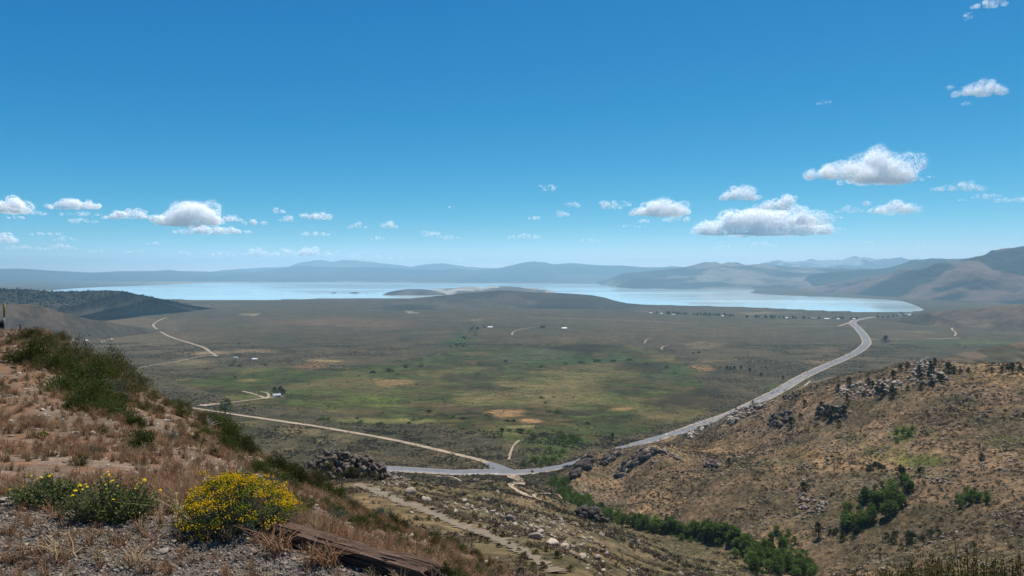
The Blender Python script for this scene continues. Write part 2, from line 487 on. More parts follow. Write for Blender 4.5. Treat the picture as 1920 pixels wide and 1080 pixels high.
def dfloor(v):
    lo, hi = 600.0, 30000.0
    for _ in range(50):
        m_ = math.sqrt(lo * hi)
        if V0 + F * (ZC - zfloor(m_)) / m_ > v: lo = m_
        else: hi = m_
    return lo
HW_UV = [(600, 872), (690, 877), (760, 881), (820, 884.5), (880, 886.5), (940, 886.5), (1000, 884), (1060, 877), (1090, 869.5), (1120, 858), (1160, 846), (1200, 833.5), (1255, 817), (1320, 794), (1400, 764), (1450, 738), (1500, 710), (1540, 690), (1580, 673), (1605, 661), (1620, 650), (1625, 641), (1619, 628), (1608, 615), (1599, 607), (1601, 602), (1614, 598.5), (1640, 594.5)]
HW_D = [dfloor(v) for u, v in HW_UV]
for (u, v), D in zip(HW_UV[1:22], HW_D[1:22]):
    A(u, [(v, D)])
    if 1040 < u < 1560: Z(u, D * 1.07, zfloor(D * 1.07))
P = np.array(P)
PX = np.stack([P[:, 0] / 100.0, np.log(P[:, 2]) * 6.0], 1)
PH = np.log(P[:, 1])
def phi(a, b):
    return np.sqrt(((a[:, None, :] - b[None, :, :]) ** 2).sum(-1) + 0.16)
nP = len(P)
K = np.zeros((nP + 3, nP + 3))
K[:nP, :nP] = phi(PX, PX) - 1e-3 * np.eye(nP)
K[:nP, nP:] = np.c_[np.ones(nP), PX]
K[nP:, :nP] = K[:nP, nP:].T
WTS = np.linalg.solve(K, np.r_[PH, 0, 0, 0])
def drop_raw(u, D):
    q = np.stack([np.ravel(u) / 100.0, np.log(np.ravel(D)) * 6.0], 1)
    o = np.empty(len(q))
    for i in range(0, len(q), 20000):
        s = q[i:i + 20000]
        o[i:i + 20000] = phi(s, PX) @ WTS[:nP] + WTS[nP] + s @ WTS[nP + 1:]
    return np.exp(o).reshape(np.shape(u))

# lake outline on the ground plan (photograph pixels on the level of the water)
LAKE_UV = [(60, 548), (130, 541), (213, 537), (333, 532.5), (420, 530), (500, 528.5), (640, 528.5), (800, 530), (1040, 531), (1180, 533), (1280, 536.5), (1350, 540), (1413, 541.5), (1418, 545.5),
           (1400, 548.5), (1450, 553), (1550, 556.5), (1620, 559.5), (1680, 562.5), (1705, 568), (1722, 575), (1736, 581.5), (1720, 584.6), (1690, 585.8), (1600, 585.5), (1500, 581), (1420, 576.5), (1280, 573),
           (1200, 571), (1120, 568), (950, 563), (780, 559.5), (640, 559), (500, 563), (400, 563.5), (300, 561), (150, 556)]
LAKE = np.array([[(u - U0) / F * (ZC * F / (v - V0)), ZC * F / (v - V0)] for u, v in LAKE_UV])
def smooth_poly(p, it=2, wob=0.0):
    p = np.asarray(p, float)
    for k in range(it):
        q = np.roll(p, -1, 0)
        p = np.stack([p * .75 + q * .25, p * .25 + q * .75], 1).reshape(-1, 2)
    return p
LAKE = smooth_poly(LAKE, 2)
def inside(poly, x, y):
    r = np.zeros(np.shape(x), bool)
    for (x0, y0), (x1, y1) in zip(poly, np.roll(poly, -1, 0)):
        c = ((y0 > y) != (y1 > y)) & (x < (x1 - x0) * (y - y0) / (y1 - y0 + 1e-12) + x0)
        r ^= c
    return r

class Sheet:
    """height grid over columns u and rows D; heights and first hits are read from the same grid the mesh uses"""
    def __init__(s, us, Ds, detail):
        s.us = np.asarray(us, float); s.Ds = np.asarray(Ds, float)
        U, D = np.meshgrid(s.us, s.Ds)
        s.X = (U - U0) / F * D; s.Y = D; s.U = U
        s.Z = ZC - drop_raw(U, D)
        s.Z = detail(s.X, s.Y, U, s.Z)
        s.V = V0 + F * (ZC - s.Z) / s.Y
    def mesh(s, name):
        nr, nc = s.X.shape
        v = np.stack([s.X, s.Y, s.Z], -1).reshape(-1, 3)
        i = np.arange(nr * nc).reshape(nr, nc)
        f = np.stack([i[:-1, :-1], i[:-1, 1:], i[1:, 1:], i[1:, :-1]], -1).reshape(-1, 4)
        return mesh_np(name, v, f, True)
    def h(s, x, y):
        x = np.asarray(x, float); y = np.maximum(np.asarray(y, float), s.Ds[0])
        u = U0 + F * x / y
        j = np.clip(np.searchsorted(s.us, u) - 1, 0, len(s.us) - 2)
        i = np.clip(np.searchsorted(s.Ds, y) - 1, 0, len(s.Ds) - 2)
        a = np.clip((u - s.us[j]) / (s.us[j + 1] - s.us[j]), 0, 1)
        b = np.clip((y - s.Ds[i]) / (s.Ds[i + 1] - s.Ds[i]), 0, 1)
        return (s.Z[i, j] * (1 - a) + s.Z[i, j + 1] * a) * (1 - b) + (s.Z[i + 1, j] * (1 - a) + s.Z[i + 1, j + 1] * a) * b
    def hit(s, u, v, dmin=0.0):
        """where the line of sight through pixel (u, v) meets the ground"""
        j = int(np.clip(np.searchsorted(s.us, u) - 1, 0, len(s.us) - 2))
        a = (u - s.us[j]) / (s.us[j + 1] - s.us[j])
        col = s.V[:, j] * (1 - a) + s.V[:, j + 1] * a
        w = np.nonzero((col <= v) & (s.Ds >= dmin))[0]
        if len(w) == 0: return None
        i = int(w[0])
        if i == 0 or s.Ds[i - 1] < dmin: D = s.Ds[i]
        else:
            t = (col[i - 1] - v) / (col[i - 1] - col[i] + 1e-9)
            D = s.Ds[i - 1] + t * (s.Ds[i] - s.Ds[i - 1])
        x = (u - U0) / F * D
        return np.array([x, D, float(s.h(x, D))])

    def near(s, u, v):
        """as hit, but steps down to the skyline of this sheet when the sight line passes above it"""
        while True:
            p = s.hit(u, v)
            if p is not None: return p
            v += 1.0

def outer(u0, u1, step, w0=-1500, w1=3500, big=60):
    return np.r_[np.arange(w0, u0, big), np.arange(u0, u1, step), np.arange(u1, w1 + 1, big)]

def hill_detail(X, Y, U, Zz):
    near = sstep(5.0, 9.0, Y)
    Zz = Zz + near * (0.10 * fbm(X / 1.6, Y / 1.6, 4, 3) + 0.35 * sstep(10, 22, Y) * fbm(X / 5, Y / 5, 3, 4)) * (1 - .6 * sstep(30, 46, Y))
    Zz = Zz + (1 - near) * 0.018 * fbm(X / .5, Y / .5, 3, 5)
    return Zz
hill = Sheet(outer(-60, 1990, 4), np.exp(np.linspace(math.log(1.6), math.log(48), 330)), hill_detail)

# where the big rocky hillside lies on the plan
RIGHT_UV = [(1068, 885), (1100, 852), (1210, 832), (1290, 806), (1400, 760), (1500, 725), (1590, 698), (1740, 665), (1920, 670), (3500, 640), (3500, 1300), (1560, 1110), (1420, 1046), (1300, 1008), (1200, 985), (1130, 966), (1075, 935)]
def ground_detail(X, Y, U, Zz):
    V = V0 + F * (ZC - Zz) / Y
    right = inside(np.array(RIGHT_UV), U, V) & (Y < 960)
    rough = np.where(right, 1.0, 0.0)
    rough = rough * sstep(200, 330, Y)
    low = (1 - rough) * sstep(60, 110, Y) * (1 - sstep(500, 720, Y))
    Zz = Zz + rough * (9.0 * (ridged(X / 95, Y / 95, 5, 11) - .55) + 2.4 * fbm(X / 14, Y / 14, 3, 15))
    Zz = Zz + low * (1.6 * fbm(X / 30, Y / 30, 4, 21))
    plain = sstep(760, 1300, Y)
    Zz = Zz + plain * (2.2 * fbm(X / 260, Y / 260, 4, 31) * np.clip((Zz) / 60, .05, 1))
    lake = inside(LAKE, X, Y)
    Zz = np.where(lake, -7.0, np.where(Y > 5000, np.maximum(Zz, 1.2), Zz))
    # low land beyond the lake rises towards the ranges
    fan = sstep(1350, 1560, U) * sstep(9000, 24000, Y) * (1 - sstep(26000, 60000, Y))
    Zz = Zz + np.where(lake, 0, fan * 110)
    return Zz
vv = np.arange(905.0, 552.0, -1.7)
dv = []
Dg = np.exp(np.linspace(math.log(500), math.log(9500), 4000)); vg = np.array([V0 + F * (ZC - zfloor(d)) / d for d in Dg])
for v in vv:
    dv.append(float(np.interp(-v, -vg, Dg)))
dv = [d for d in dv if d > 520]
Ds = np.r_[np.exp(np.linspace(math.log(45), math.log(dv[0] * .995), 330)), dv, np.exp(np.linspace(math.log(dv[-1] * 1.02), math.log(41000), 66))]
ground = Sheet(outer(-60, 1990, 3.2), Ds, ground_detail)

def hit_any(u, v):
    p = hill.hit(u, v)
    return p if p is not None else ground.hit(u, v)

# ------------------------------------------------------------------ ground colours
def paint(base, U, V, spots):
    c = base
    for (u, v, ru, rv, col, a) in spots:
        r = np.sqrt(((U - u) / ru) ** 2 + ((V - v) / rv) ** 2)
        k = (a * (1 - sstep(.55, 1.2, r)))[..., None]
        c = c * (1 - k) + np.array(col) * k
    return c

X, Y, U, Zz = ground.X, ground.Y, ground.U, ground.Z
wx = fbm(X / 90, Y / 90, 4, 41); wy = fbm(X / 90 + 50, Y / 90, 4, 42)
wX = fbm(X / 400, Y / 400, 3, 43); wY = fbm(X / 400, Y / 400 + 70, 3, 44)
Uw = U + 22 * wx + 35 * wX
Vw = ground.V + (6.5 * wy + 9 * wY) * np.clip((ground.V - 545) / 200, .08, 1)
sage = np.array([.086, .074, .053]); C = np.zeros(X.shape + (3,)) + sage
C = C * (1 + .16 * fbm(X / 700, Y / 700, 4, 51)[..., None])
red = sstep(.05, .6, cf(X / 900, Y / 500, 4, 52))[..., None] * sstep(1500, 3000, Y)[..., None]
C = C * (1 - red * .55) + np.array([.112, .086, .062]) * red * .55
# meadow
MEADOW = np.array([(322, 716), (420, 686), (520, 688), (640, 696), (760, 688), (850, 652), (1000, 650), (1040, 640), (1200, 646), (1260, 668), (1300, 705), (1335, 752), (1300, 785), (1215, 803), (1110, 832), (1050, 858), (1000, 872),
                   (985, 838), (900, 806), (800, 792), (700, 780), (560, 768), (480, 762), (420, 746)], float)
md = inside(MEADOW, Uw, Vw) & (Y > 600)
g1 = cf(X / 130, Y / 190, 5, 61); g2 = cf(X / 60, Y / 60, 4, 62)
mc = np.zeros_like(C) + np.array([.064, .066, .031])
k = sstep(-.05, .45, g1)[..., None]; mc = mc * (1 - k) + np.array([.125, .11, .056]) * k
k = sstep(.05, .5, -g1)[..., None]; mc = mc * (1 - k) + np.array([.045, .047, .024]) * k
k = (sstep(.1, .5, g2) * .6)[..., None]; mc = mc * (1 - k) + np.array([.075, .1, .036]) * k
k = (sstep(.2, .55, -g2) * .5)[..., None]; mc = mc * (1 - k) + np.array([.12, .085, .052]) * k
C = np.where(md[..., None], mc, C)
DK, TAN, OR, GR, BG = (.036, .032, .02), (.175, .148, .075), (.34, .21, .12), (.058, .078, .027), (.1, .145, .035)
spots = [(420, 716, 95, 9, GR, .9), (520, 705, 130, 8, GR, .85), (700, 752, 70, 11, (.085, .11, .03), .8), (610, 735, 70, 8, (.075, .1, .035), .7), (470, 745, 60, 7, (.095, .105, .045), .6),
         (1050, 735, 95, 24, TAN, .75), (1090, 718, 60, 14, TAN, .6), (900, 745, 55, 12, TAN, .7), (868, 738, 24, 4, (.3, .24, .13), .9), (690, 790, 70, 6, (.16, .16, .07), .8), (760, 788, 90, 7, (.17, .165, .07), .8),
         (750, 714, 48, 8, (.25, .16, .095), .85), (955, 772, 46, 7, OR, .95), (1003, 786, 26, 4, (.32, .2, .115), .9), (985, 798, 24, 2.5, (.22, .19, .1), .9), (575, 688, 40, 8, (.2, .125, .085), .8), (470, 712, 30, 3, (.2, .15, .085), .7),
         (1180, 765, 26, 3, (.25, .165, .095), .8), (1110, 653, 95, 10, DK, .95), (1175, 660, 55, 7, (.06, .06, .03), .8), (900, 712, 60, 9, DK, .6), (820, 742, 85, 9, (.055, .058, .028), .7), (940, 728, 40, 6, DK, .5), (1200, 690, 70, 8, DK, .7),
         (1280, 756, 75, 16, (.055, .045, .03), .85), (1330, 740, 40, 10, DK, .7), (1240, 715, 50, 10, (.07, .065, .04), .6), (1300, 692, 20, 7, (.3, .185, .11), .8), (1330, 678, 35, 4, (.18, .13, .085), .7),
         (985, 666, 85, 12, (.078, .092, .056), .85), (880, 600, 18, 3, (.2, .17, .13), .6), (700, 694, 75, 9, GR, .7), (770, 680, 60, 6, (.06, .085, .035), .7), (1090, 678, 130, 7, (.055, .08, .035), .75), (1250, 700, 30, 14, (.06, .085, .035), .6), (860, 640, 26, 18, (.05, .075, .032), .8), (890, 615, 16, 8, (.05, .07, .035), .7),
         (640, 605, 150, 9, (.15, .1, .074), .8), (700, 612, 80, 5, (.16, .11, .08), .6), (180, 612, 170, 26, (.145, .112, .085), .8), (300, 640, 120, 22, (.135, .108, .08), .6), (470, 590, 30, 1.6, (.38, .3, .22), .9), (400, 662, 80, 5, (.26, .2, .14), .7), (330, 680, 60, 6, (.2, .165, .12), .6), (600, 677, 40, 3, (.3, .22, .145), .8), (470, 660, 60, 4, (.24, .18, .125), .6),
         (790, 578.5, 60, 1.3, (.5, .47, .42), .95), (875, 576.5, 35, .9, (.45, .42, .37), .9), (780, 585, 10, 2.5, (.33, .3, .25), .8), (1170, 579, 30, 1.5, (.26, .24, .21), .6),
         (1335, 648, 45, 8, (.17, .135, .095), .7), (1500, 603, 60, 4, (.15, .12, .085), .6), (1420, 587, 70, 1.6, (.25, .19, .14), .8), (1700, 625, 70, 6, (.145, .118, .085), .7), (1800, 641, 120, 7, (.075, .1, .045), .8), (1480, 731, 60, 14, (.075, .1, .042), .7), (1560, 655, 20, 4, (.2, .135, .095), .8), (1530, 678, 25, 4, (.2, .13, .085), .85), (1640, 668, 20, 4, (.17, .13, .095), .8),
         (470, 800, 40, 6, (.23, .18, .12), .55), (560, 812, 50, 7, (.2, .16, .11), .5), (640, 828, 60, 9, (.16, .13, .09), .5), (1030, 855, 40, 16, (.07, .1, .035), .8), (1060, 830, 50, 16, (.07, .11, .035), .75), (1130, 800, 90, 12, (.075, .095, .04), .6), (960, 838, 14, 8, (.2, .165, .11), .5)]
C = np.where((Y > 640)[..., None], paint(C, Uw, Vw, spots), C)
# rocky hillside on the right
right = inside(np.array(RIGHT_UV), U + 8 * wx, ground.V + 3 * wy) & (Y < 960)
rc = np.zeros_like(C) + np.array([.2, .142, .108])
k = sstep(-.1, .5, cf(X / 60, Y / 60, 4, 71))[..., None]; rc = rc * (1 - k) + np.array([.25, .178, .125]) * k
k = (sstep(-.1, .45, cf(X / 35 + 9, Y / 35, 4, 72)) * .7)[..., None]; rc = rc * (1 - k) + np.array([.118, .092, .067]) * k
lowk = (sstep(880, 1000, ground.V) * .5)[..., None]; rc = rc * (1 - lowk) + np.array([.125, .097, .069]) * lowk
rc = paint(rc, U + 14 * wx, ground.V + 7 * wy, [(1692, 814, 26, 18, (.07, .105, .025), .85), (1730, 862, 55, 13, (.085, .115, .03), .85), (1660, 850, 55, 18, (.115, .115, .05), .7), (1740, 812, 20, 9, (.11, .11, .045), .7), (1600, 825, 40, 10, (.12, .12, .06), .6), (1420, 868, 110, 10, (.125, .125, .065), .6),
                                        (1340, 842, 90, 16, (.235, .158, .1), .7), (1520, 850, 90, 12, (.24, .155, .085), .6), (1850, 705, 110, 14, (.23, .158, .1), .7), (1600, 875, 60, 8, (.235, .158, .1), .7), (1900, 830, 60, 12, (.12, .12, .055), .6), (1700, 890, 120, 10, (.12, .112, .065), .6)])
C = np.where(right[..., None], rc, C)
# lower slopes this side of the creek
low = (~right) & (Y < 690)
lc = np.zeros_like(C) + np.array([.16, .125, .085])
k = sstep(-.15, .4, cf(X / 22, Y / 22, 4, 81))[..., None]; lc = lc * (1 - k) + np.array([.215, .155, .1]) * k
k = (sstep(150, 330, Y) * .55)[..., None]; lc = lc * (1 - k) + np.array([.125, .104, .07]) * k
lc = paint(lc, U, ground.V, [(1000, 935, 40, 10, (.26, .2, .14), .7), (960, 915, 60, 5, (.15, .12, .08), .6), (960, 1005, 110, 30, (.24, .185, .13), .6), (860, 975, 60, 18, (.24, .185, .13), .6)])
wl = (1 - sstep(560, 690, Y))[..., None]
C = np.where(low[..., None], lc * wl + C * (1 - wl), C)
# shore line and far country
pale = np.array([.42, .4, .35])
shore = (sstep(5200, 7000, Y) * np.exp(-np.clip(Zz - 1.0, 0, 99) / 1.2))[..., None] * (~inside(LAKE, X, Y))[..., None]
shore = shore * (1 - sstep(1560, 1640, U) * sstep(-3000, 3000, X))[..., None]
C = C * (1 - .35 * shore) + pale * .35 * shore
k = (sstep(9500, 13000, Y) * sstep(-.1, .5, cf(X / 2600, Y / 900, 3, 91)) * .55)[..., None]; C = C * (1 - k) + np.array([.2, .175, .14]) * k
k = (sstep(14000, 20000, Y) * sstep(.15, .5, cf(X / 4000, Y / 1100, 3, 92)) * .7)[..., None]; C = C * (1 - k) + np.array([.42, .38, .33]) * k
k = (sstep(9000, 14000, Y) * sstep(1350, 1500, U) * .5)[..., None]; C = C * (1 - k) + np.array([.06, .064, .05]) * k
me = ground.mesh("valley_ground"); add_col(me, np.clip(C, .004, .9).reshape(-1, 3))
tag(obj("valley_ground", me, M["valley"]), "sagebrush valley floor and rocky slopes reaching to the far mountains", kind="structure")

X, Y, U, Zz = hill.X, hill.Y, hill.U, hill.Z
soil = np.array([.18, .135, .095]); gravel = np.array([.15, .135, .115])
C = np.zeros(X.shape + (3,)) + soil
k = sstep(-.2, .35, cf(X / 1.3, Y / 1.3, 4, 101))[..., None]; C = C * (1 - k) + np.array([.245, .145, .088]) * k
k = sstep(.15, .5, cf(X / .8 + 20, Y / .8, 4, 102))[..., None] * .7; C = C * (1 - k) + np.array([.27, .22, .17]) * k
k = sstep(12, 20, Y)[..., None] * .5; C = C * (1 - k) + np.array([.19, .135, .08]) * k
edge = 4.45 + .42 * fbm(X / .6, Y / .6, 4, 103) + np.clip((-1.9 - X) * .45, 0, .7)
grv = np.clip(1 - sstep(-.15, .15, Y - edge), 0, 1)
grv = np.maximum(grv, sstep(-.75, -.5, X) * (1 - sstep(4.2, 4.6, Y)))
grv = np.maximum(grv, (U < 40) * sstep(26, 29, Y) * (1 - sstep(40, 42, Y)) * .8)
C = C * (1 - grv[..., None]) + gravel * grv[..., None]
me = hill.mesh("hillside"); add_col(me, C.reshape(-1, 3))
tag(obj("hillside", me, M["hillside"]), "dry brown roadside hillside with grey gravel edge", kind="structure")

# lake
lv = np.c_[LAKE, np.zeros(len(LAKE))]
import bmesh
bm = bmesh.new()
f = bm.faces.new([bm.verts.new(v) for v in np.c_[LAKE, np.zeros(len(LAKE))]])
if f.normal.z < 0 or True:
    bm.normal_update()
    if f.normal.z < 0: bmesh.ops.reverse_faces(bm, faces=[f])
bmesh.ops.triangulate(bm, faces=bm.faces[:])
me = bpy.data.meshes.new("lake"); bm.to_mesh(me); bm.free()
tag(obj("lake", me, M["water"]), "pale blue lake spread across the basin", kind="structure")

# ------------------------------------------------------------------ hills, islands and mountain ranges
def dens(pts, step):
    pts = np.asarray(pts, float)
    t = np.r_[0, np.cumsum(np.hypot(*(np.diff(pts[:, :2], axis=0) / [1, 1]).T))]
    tt = np.arange(0, t[-1], step)
    return np.stack([np.interp(tt, t, pts[:, k]) for k in range(pts.shape[1])], 1)

def range_mesh(name, crest, wf, wb, base=0.0, step=3.0, rows=26, rough=.35, scale=1500.0, jag=0.0, seed=0, power=1.3, colfn=None, mat="mountain", label=None):
    """a range: crest through (u, v, D), falling wf metres towards us and wb metres away; spurs and gullies by ridged noise"""
    c = dens(crest, step)
    W = np.stack([pix(u, v, D) for u, v, D in c])
    W[:, 2] += jag * fbm(c[:, 0] / 7.0, c[:, 0] * 0, 4, seed + 5)
    s = np.r_[-np.linspace(1, 0, rows) ** 1.2, np.linspace(0, 1, rows // 2)[1:]]
    n, ms = len(W), len(s)
    Xg = np.repeat(W[:, 0][None], ms, 0); Yg = np.repeat(W[:, 1][None], ms, 0); Zg = np.zeros((ms, n))
    off = np.where(s < 0, s * wf, s * wb)
    Yg = Yg + off[:, None]
    # keep the plan regular in x as it comes nearer
    Xg = Xg * 1.0
    a = np.abs(s)[:, None]
    prof = (1 - a) ** power
    nz = ridged(Xg / scale, Yg / scale, 5, seed) - .55
    env = np.clip(np.sin(np.clip(a, 0, 1) * PI), 0, 1) ** .8
    gl = np.maximum(ground.h(Xg, Yg), -7.0)
    if base > 0 and W[:, 1].max() > 9000: gl = np.minimum(gl, base)
    gc = np.maximum(ground.h(W[:, 0], W[:, 1]), -7.0)
    if base > 0 and W[:, 1].max() > 9000: gc = np.minimum(gc, base)
    q = np.arange(n) / max(1, n - 1)
    endt = np.minimum(1, np.minimum(q, 1 - q) * 16) ** .7
    h = (W[:, 2] - gc)[None]
    hn = np.maximum(h, 0)
    Zg = gl + h * prof * np.where(a > .02, 1, 1) + hn * rough * nz * env
    sink = np.maximum(sstep(.8, 1.0, a + 0 * Zg), 1 - endt[None] + 0 * Zg)
    Zg = np.where(h < 0, gl - 4, Zg)
    Zg = Zg * (1 - sink) + (np.minimum(Zg, gl) - 5) * sink
    v = np.stack([Xg, Yg, Zg], -1).reshape(-1, 3)
    i = np.arange(ms * n).reshape(ms, n)
    f = np.stack([i[:-1, :-1], i[:-1, 1:], i[1:, 1:], i[1:, :-1]], -1).reshape(-1, 4)
    me = mesh_np(name, v, f, True)
    hh = np.clip((Zg - gl) / (h.max() + 1e-6), 0, 1)
    cc = colfn(Xg, Yg, hh, nz) if colfn else np.zeros(Xg.shape + (3,)) + [.1, .1, .08]
    add_col(me, np.clip(cc, 0, 1).reshape(-1, 3))
    RANGE_PTS[label] = (Xg, Yg, Zg, hh)
    return tag(obj(name, me, M[mat]), label, kind="structure")
RANGE_PTS = {}

def col2(a, b, seed, sc=2500.0, lo=-.2, hi=.3):
    def fn(X, Y, h, nz):
        k = sstep(lo, hi, cf(X / sc, Y / sc, 5, seed))[..., None]
        return np.array(a) * (1 - k) + np.array(b) * k
    return fn
def cr(D, pts): return [(u, v, D) for u, v in pts]

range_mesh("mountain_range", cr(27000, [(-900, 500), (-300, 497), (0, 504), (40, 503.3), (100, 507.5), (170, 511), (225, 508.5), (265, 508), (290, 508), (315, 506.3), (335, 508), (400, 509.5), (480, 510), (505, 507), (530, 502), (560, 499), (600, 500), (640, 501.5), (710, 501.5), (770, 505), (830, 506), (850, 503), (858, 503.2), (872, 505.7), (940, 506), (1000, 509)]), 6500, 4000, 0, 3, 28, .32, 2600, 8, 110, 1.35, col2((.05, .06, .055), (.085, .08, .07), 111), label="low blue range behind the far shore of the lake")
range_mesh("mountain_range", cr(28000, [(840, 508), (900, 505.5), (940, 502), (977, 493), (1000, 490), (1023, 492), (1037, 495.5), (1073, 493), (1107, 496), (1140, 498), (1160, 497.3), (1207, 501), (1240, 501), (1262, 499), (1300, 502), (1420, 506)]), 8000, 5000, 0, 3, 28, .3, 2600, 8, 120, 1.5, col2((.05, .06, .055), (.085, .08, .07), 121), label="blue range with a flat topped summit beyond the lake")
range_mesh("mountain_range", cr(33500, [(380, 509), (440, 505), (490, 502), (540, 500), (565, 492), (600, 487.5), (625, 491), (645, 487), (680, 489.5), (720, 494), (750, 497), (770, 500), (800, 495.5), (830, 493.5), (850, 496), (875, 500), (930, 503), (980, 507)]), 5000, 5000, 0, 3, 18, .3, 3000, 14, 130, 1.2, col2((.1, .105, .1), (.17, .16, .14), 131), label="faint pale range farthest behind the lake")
def crater(X, Y, h, nz):
    k = sstep(.0, .35, cf(X / 900, Y / 900, 5, 141) + .35 * h - .2 + .3 * nz)[..., None]
    c = np.array([.06, .065, .06]) * (1 - k) + np.array([.2, .175, .15]) * k
    return c
range_mesh("mountain_range", cr(16500, [(1130, 515), (1200, 510), (1250, 505), (1280, 502), (1300, 497), (1323, 491), (1330, 492), (1343, 491), (1352, 495), (1367, 491.5), (1383, 492), (1397, 497), (1427, 495), (1467, 499), (1513, 502), (1547, 503), (1567, 500), (1590, 504.5), (1613, 503), (1680, 507), (1740, 512)]), 4300, 3500, 20, 2.5, 30, .5, 1200, 6, 140, 1.6, crater, label="pale streaked volcanic craters south of the lake")
range_mesh("mountain_range", cr(27500, [(1380, 506), (1420, 497), (1433, 492), (1460, 488), (1480, 490), (1510, 490), (1520, 486), (1535, 488), (1560, 487), (1580, 488.5), (1590, 484), (1600, 481.5), (1612, 483), (1620, 481), (1630, 485), (1650, 486), (1672, 484.5), (1686, 483), (1700, 485.5), (1725, 485), (1780, 489), (1900, 486), (2100, 480)]), 5000, 5000, 0, 2.5, 22, .5, 2400, 55, 150, 1.1,
           lambda X, Y, h, nz: np.where((sstep(.1, .4, cf(X / 1500, Y / 1500, 5, 152)) * (h > .45))[..., None] > .6, np.array([.34, .35, .37]), np.array([.11, .11, .11])), label="jagged far mountains with patches of snow")
range_mesh("mountain_range", cr(13500, [(1500, 514), (1580, 509), (1640, 505), (1673, 501), (1692, 495), (1710, 487), (1722, 488), (1747, 484), (1780, 485.5), (1827, 484), (1900, 484), (2100, 478)]), 3800, 3500, 20, 2.5, 28, .4, 1300, 6, 160, 1.5, col2((.035, .045, .045), (.065, .066, .06), 161, 1500), label="dark blue wooded ridge behind the big mountain")
def bigm(X, Y, h, nz):
    k = sstep(.0, .3, nz * 1.5 + .5 * fbm(X / 500, Y / 500, 4, 172))[..., None]
    return np.array([.03, .037, .036]) * (1 - k) + np.array([.17, .118, .095]) * k
range_mesh("mountain", [(1600, 535, 9800), (1630, 533, 9600), (1660, 528, 9500), (1690, 520, 9400), (1715, 512, 9300), (1735, 503, 9200), (1750, 496, 9200), (1760, 493, 9200), (1775, 494, 9200), (1800, 492, 9200), (1827, 487, 9200), (1838, 480, 9200), (1860, 476, 9200), (1885, 470, 9200), (1900, 465, 9200), (1920, 461, 9200), (1960, 457, 9200), (2100, 452, 9200), (2600, 450, 9000)], 2600, 3000, 5, 2.0, 80, .8, 760, 6, 173, 1.05, bigm, label="steep brown and blue mountain at the end of the lake")
# wooded hill, brown knolls, volcanic hill
range_mesh("hill", [(-500, 550, 3700), (-200, 545, 3800), (0, 541.5, 4000), (30, 542, 4000), (70, 545, 4100), (110, 547, 4200), (150, 546, 4350), (200, 544.5, 4500), (230, 546, 4600), (260, 552, 4800), (290, 559, 5000), (320, 565, 5300), (350, 570, 5600), (390, 574.5, 5900)], 1500, 1100, 20, 3, 40, .07, 420, 3, 180, 1.25,
           lambda X, Y, h, nz: np.array([.12, .1, .075]) * (1 - sstep(.3, .6, h + .3 * fbm(X / 160, Y / 160, 4, 182))[..., None]) + np.array([.042, .046, .034]) * sstep(.3, .6, h + .3 * fbm(X / 160, Y / 160, 4, 182))[..., None], "wooded", label="dark wooded hill above the near lake shore")
range_mesh("hill", [(-400, 560, 2500), (-100, 566, 2650), (0, 571, 2750), (50, 570, 2800), (75, 573, 2850), (100, 581, 2900), (130, 590, 2950), (170, 599, 3050), (230, 606, 3150)], 500, 600, 70, 3, 24, .12, 300, 1, 190, 1.3, col2((.08, .068, .05), (.12, .088, .066), 191, 200), "wooded", label="smooth brown knoll below the wooded hill")
range_mesh("hill", [(690, 568, 6400), (740, 563, 6500), (780, 558.5, 6600), (820, 555, 6700), (870, 549.5, 6850), (910, 547, 6900), (935, 544.5, 6950), (960, 545, 6950), (1000, 548, 6950), (1040, 549, 6900), (1080, 551, 6850), (1110, 553.5, 6800), (1130, 557, 6700), (1150, 563, 6500), (1175, 568.5, 6300), (1230, 572.5, 6100)], 900, 800, 2, 2.5, 30, .07, 350, 1.5, 200, 1.15, col2((.06, .06, .05), (.095, .085, .068), 201, 400), "wooded", label="long low dark volcanic hill on the near lake shore")
range_mesh("hill", [(1700, 591, 4300), (1740, 587, 4200), (1790, 581, 4100), (1840, 577, 4000), (1900, 572, 3900), (1980, 566, 3850), (2300, 545, 3700)], 600, 600, 25, 3, 22, .12, 300, 1, 210, 1.2, col2((.1, .085, .06), (.15, .115, .08), 211, 250), "wooded", label="brown foothill under the big mountain")
range_mesh("hill", [(1690, 690, 1280), (1740, 677, 1300), (1800, 663, 1350), (1850, 652, 1380), (1900, 644, 1400), (1950, 637, 1420), (2100, 610, 1450), (2600, 560, 1400)], 420, 500, 60, 3, 26, .1, 90, .8, 220, 1.1, col2((.085, .08, .05), (.17, .125, .085), 221, 45), "wooded", label="brush covered brown hill behind the rocky ridge")
# islands
range_mesh("island", cr(10600, [(770, 549), (790, 546), (810, 543), (830, 541), (850, 540.5), (862, 538), (880, 537), (905, 539), (925, 536), (950, 537), (975, 538.5), (1000, 540), (1020, 543), (1045, 543.5)]), 900, 700, 0, 2, 22, .5, 330, 4, 230, .9,
           lambda X, Y, h, nz: np.array([.13, .12, .1]) * (1 - sstep(.0, .3, cf(X / 300, Y / 300, 4, 231) + .2 * h)[..., None]) + np.array([.42, .39, .34]) * sstep(.0, .3, cf(X / 300, Y / 300, 4, 231) + .2 * h)[..., None], "pumice", label="long pale island in the middle of the lake")
range_mesh("island", cr(9850, [(716, 552), (730, 547), (745, 544.5), (760, 542.5), (780, 542), (800, 543), (815, 545), (830, 549), (842, 552)]), 330, 420, 0, 2, 16, .3, 200, 3, 240, 1.0, col2((.09, .085, .075), (.14, .125, .11), 241, 200), "pumice", label="small dark island in front of the pale one")
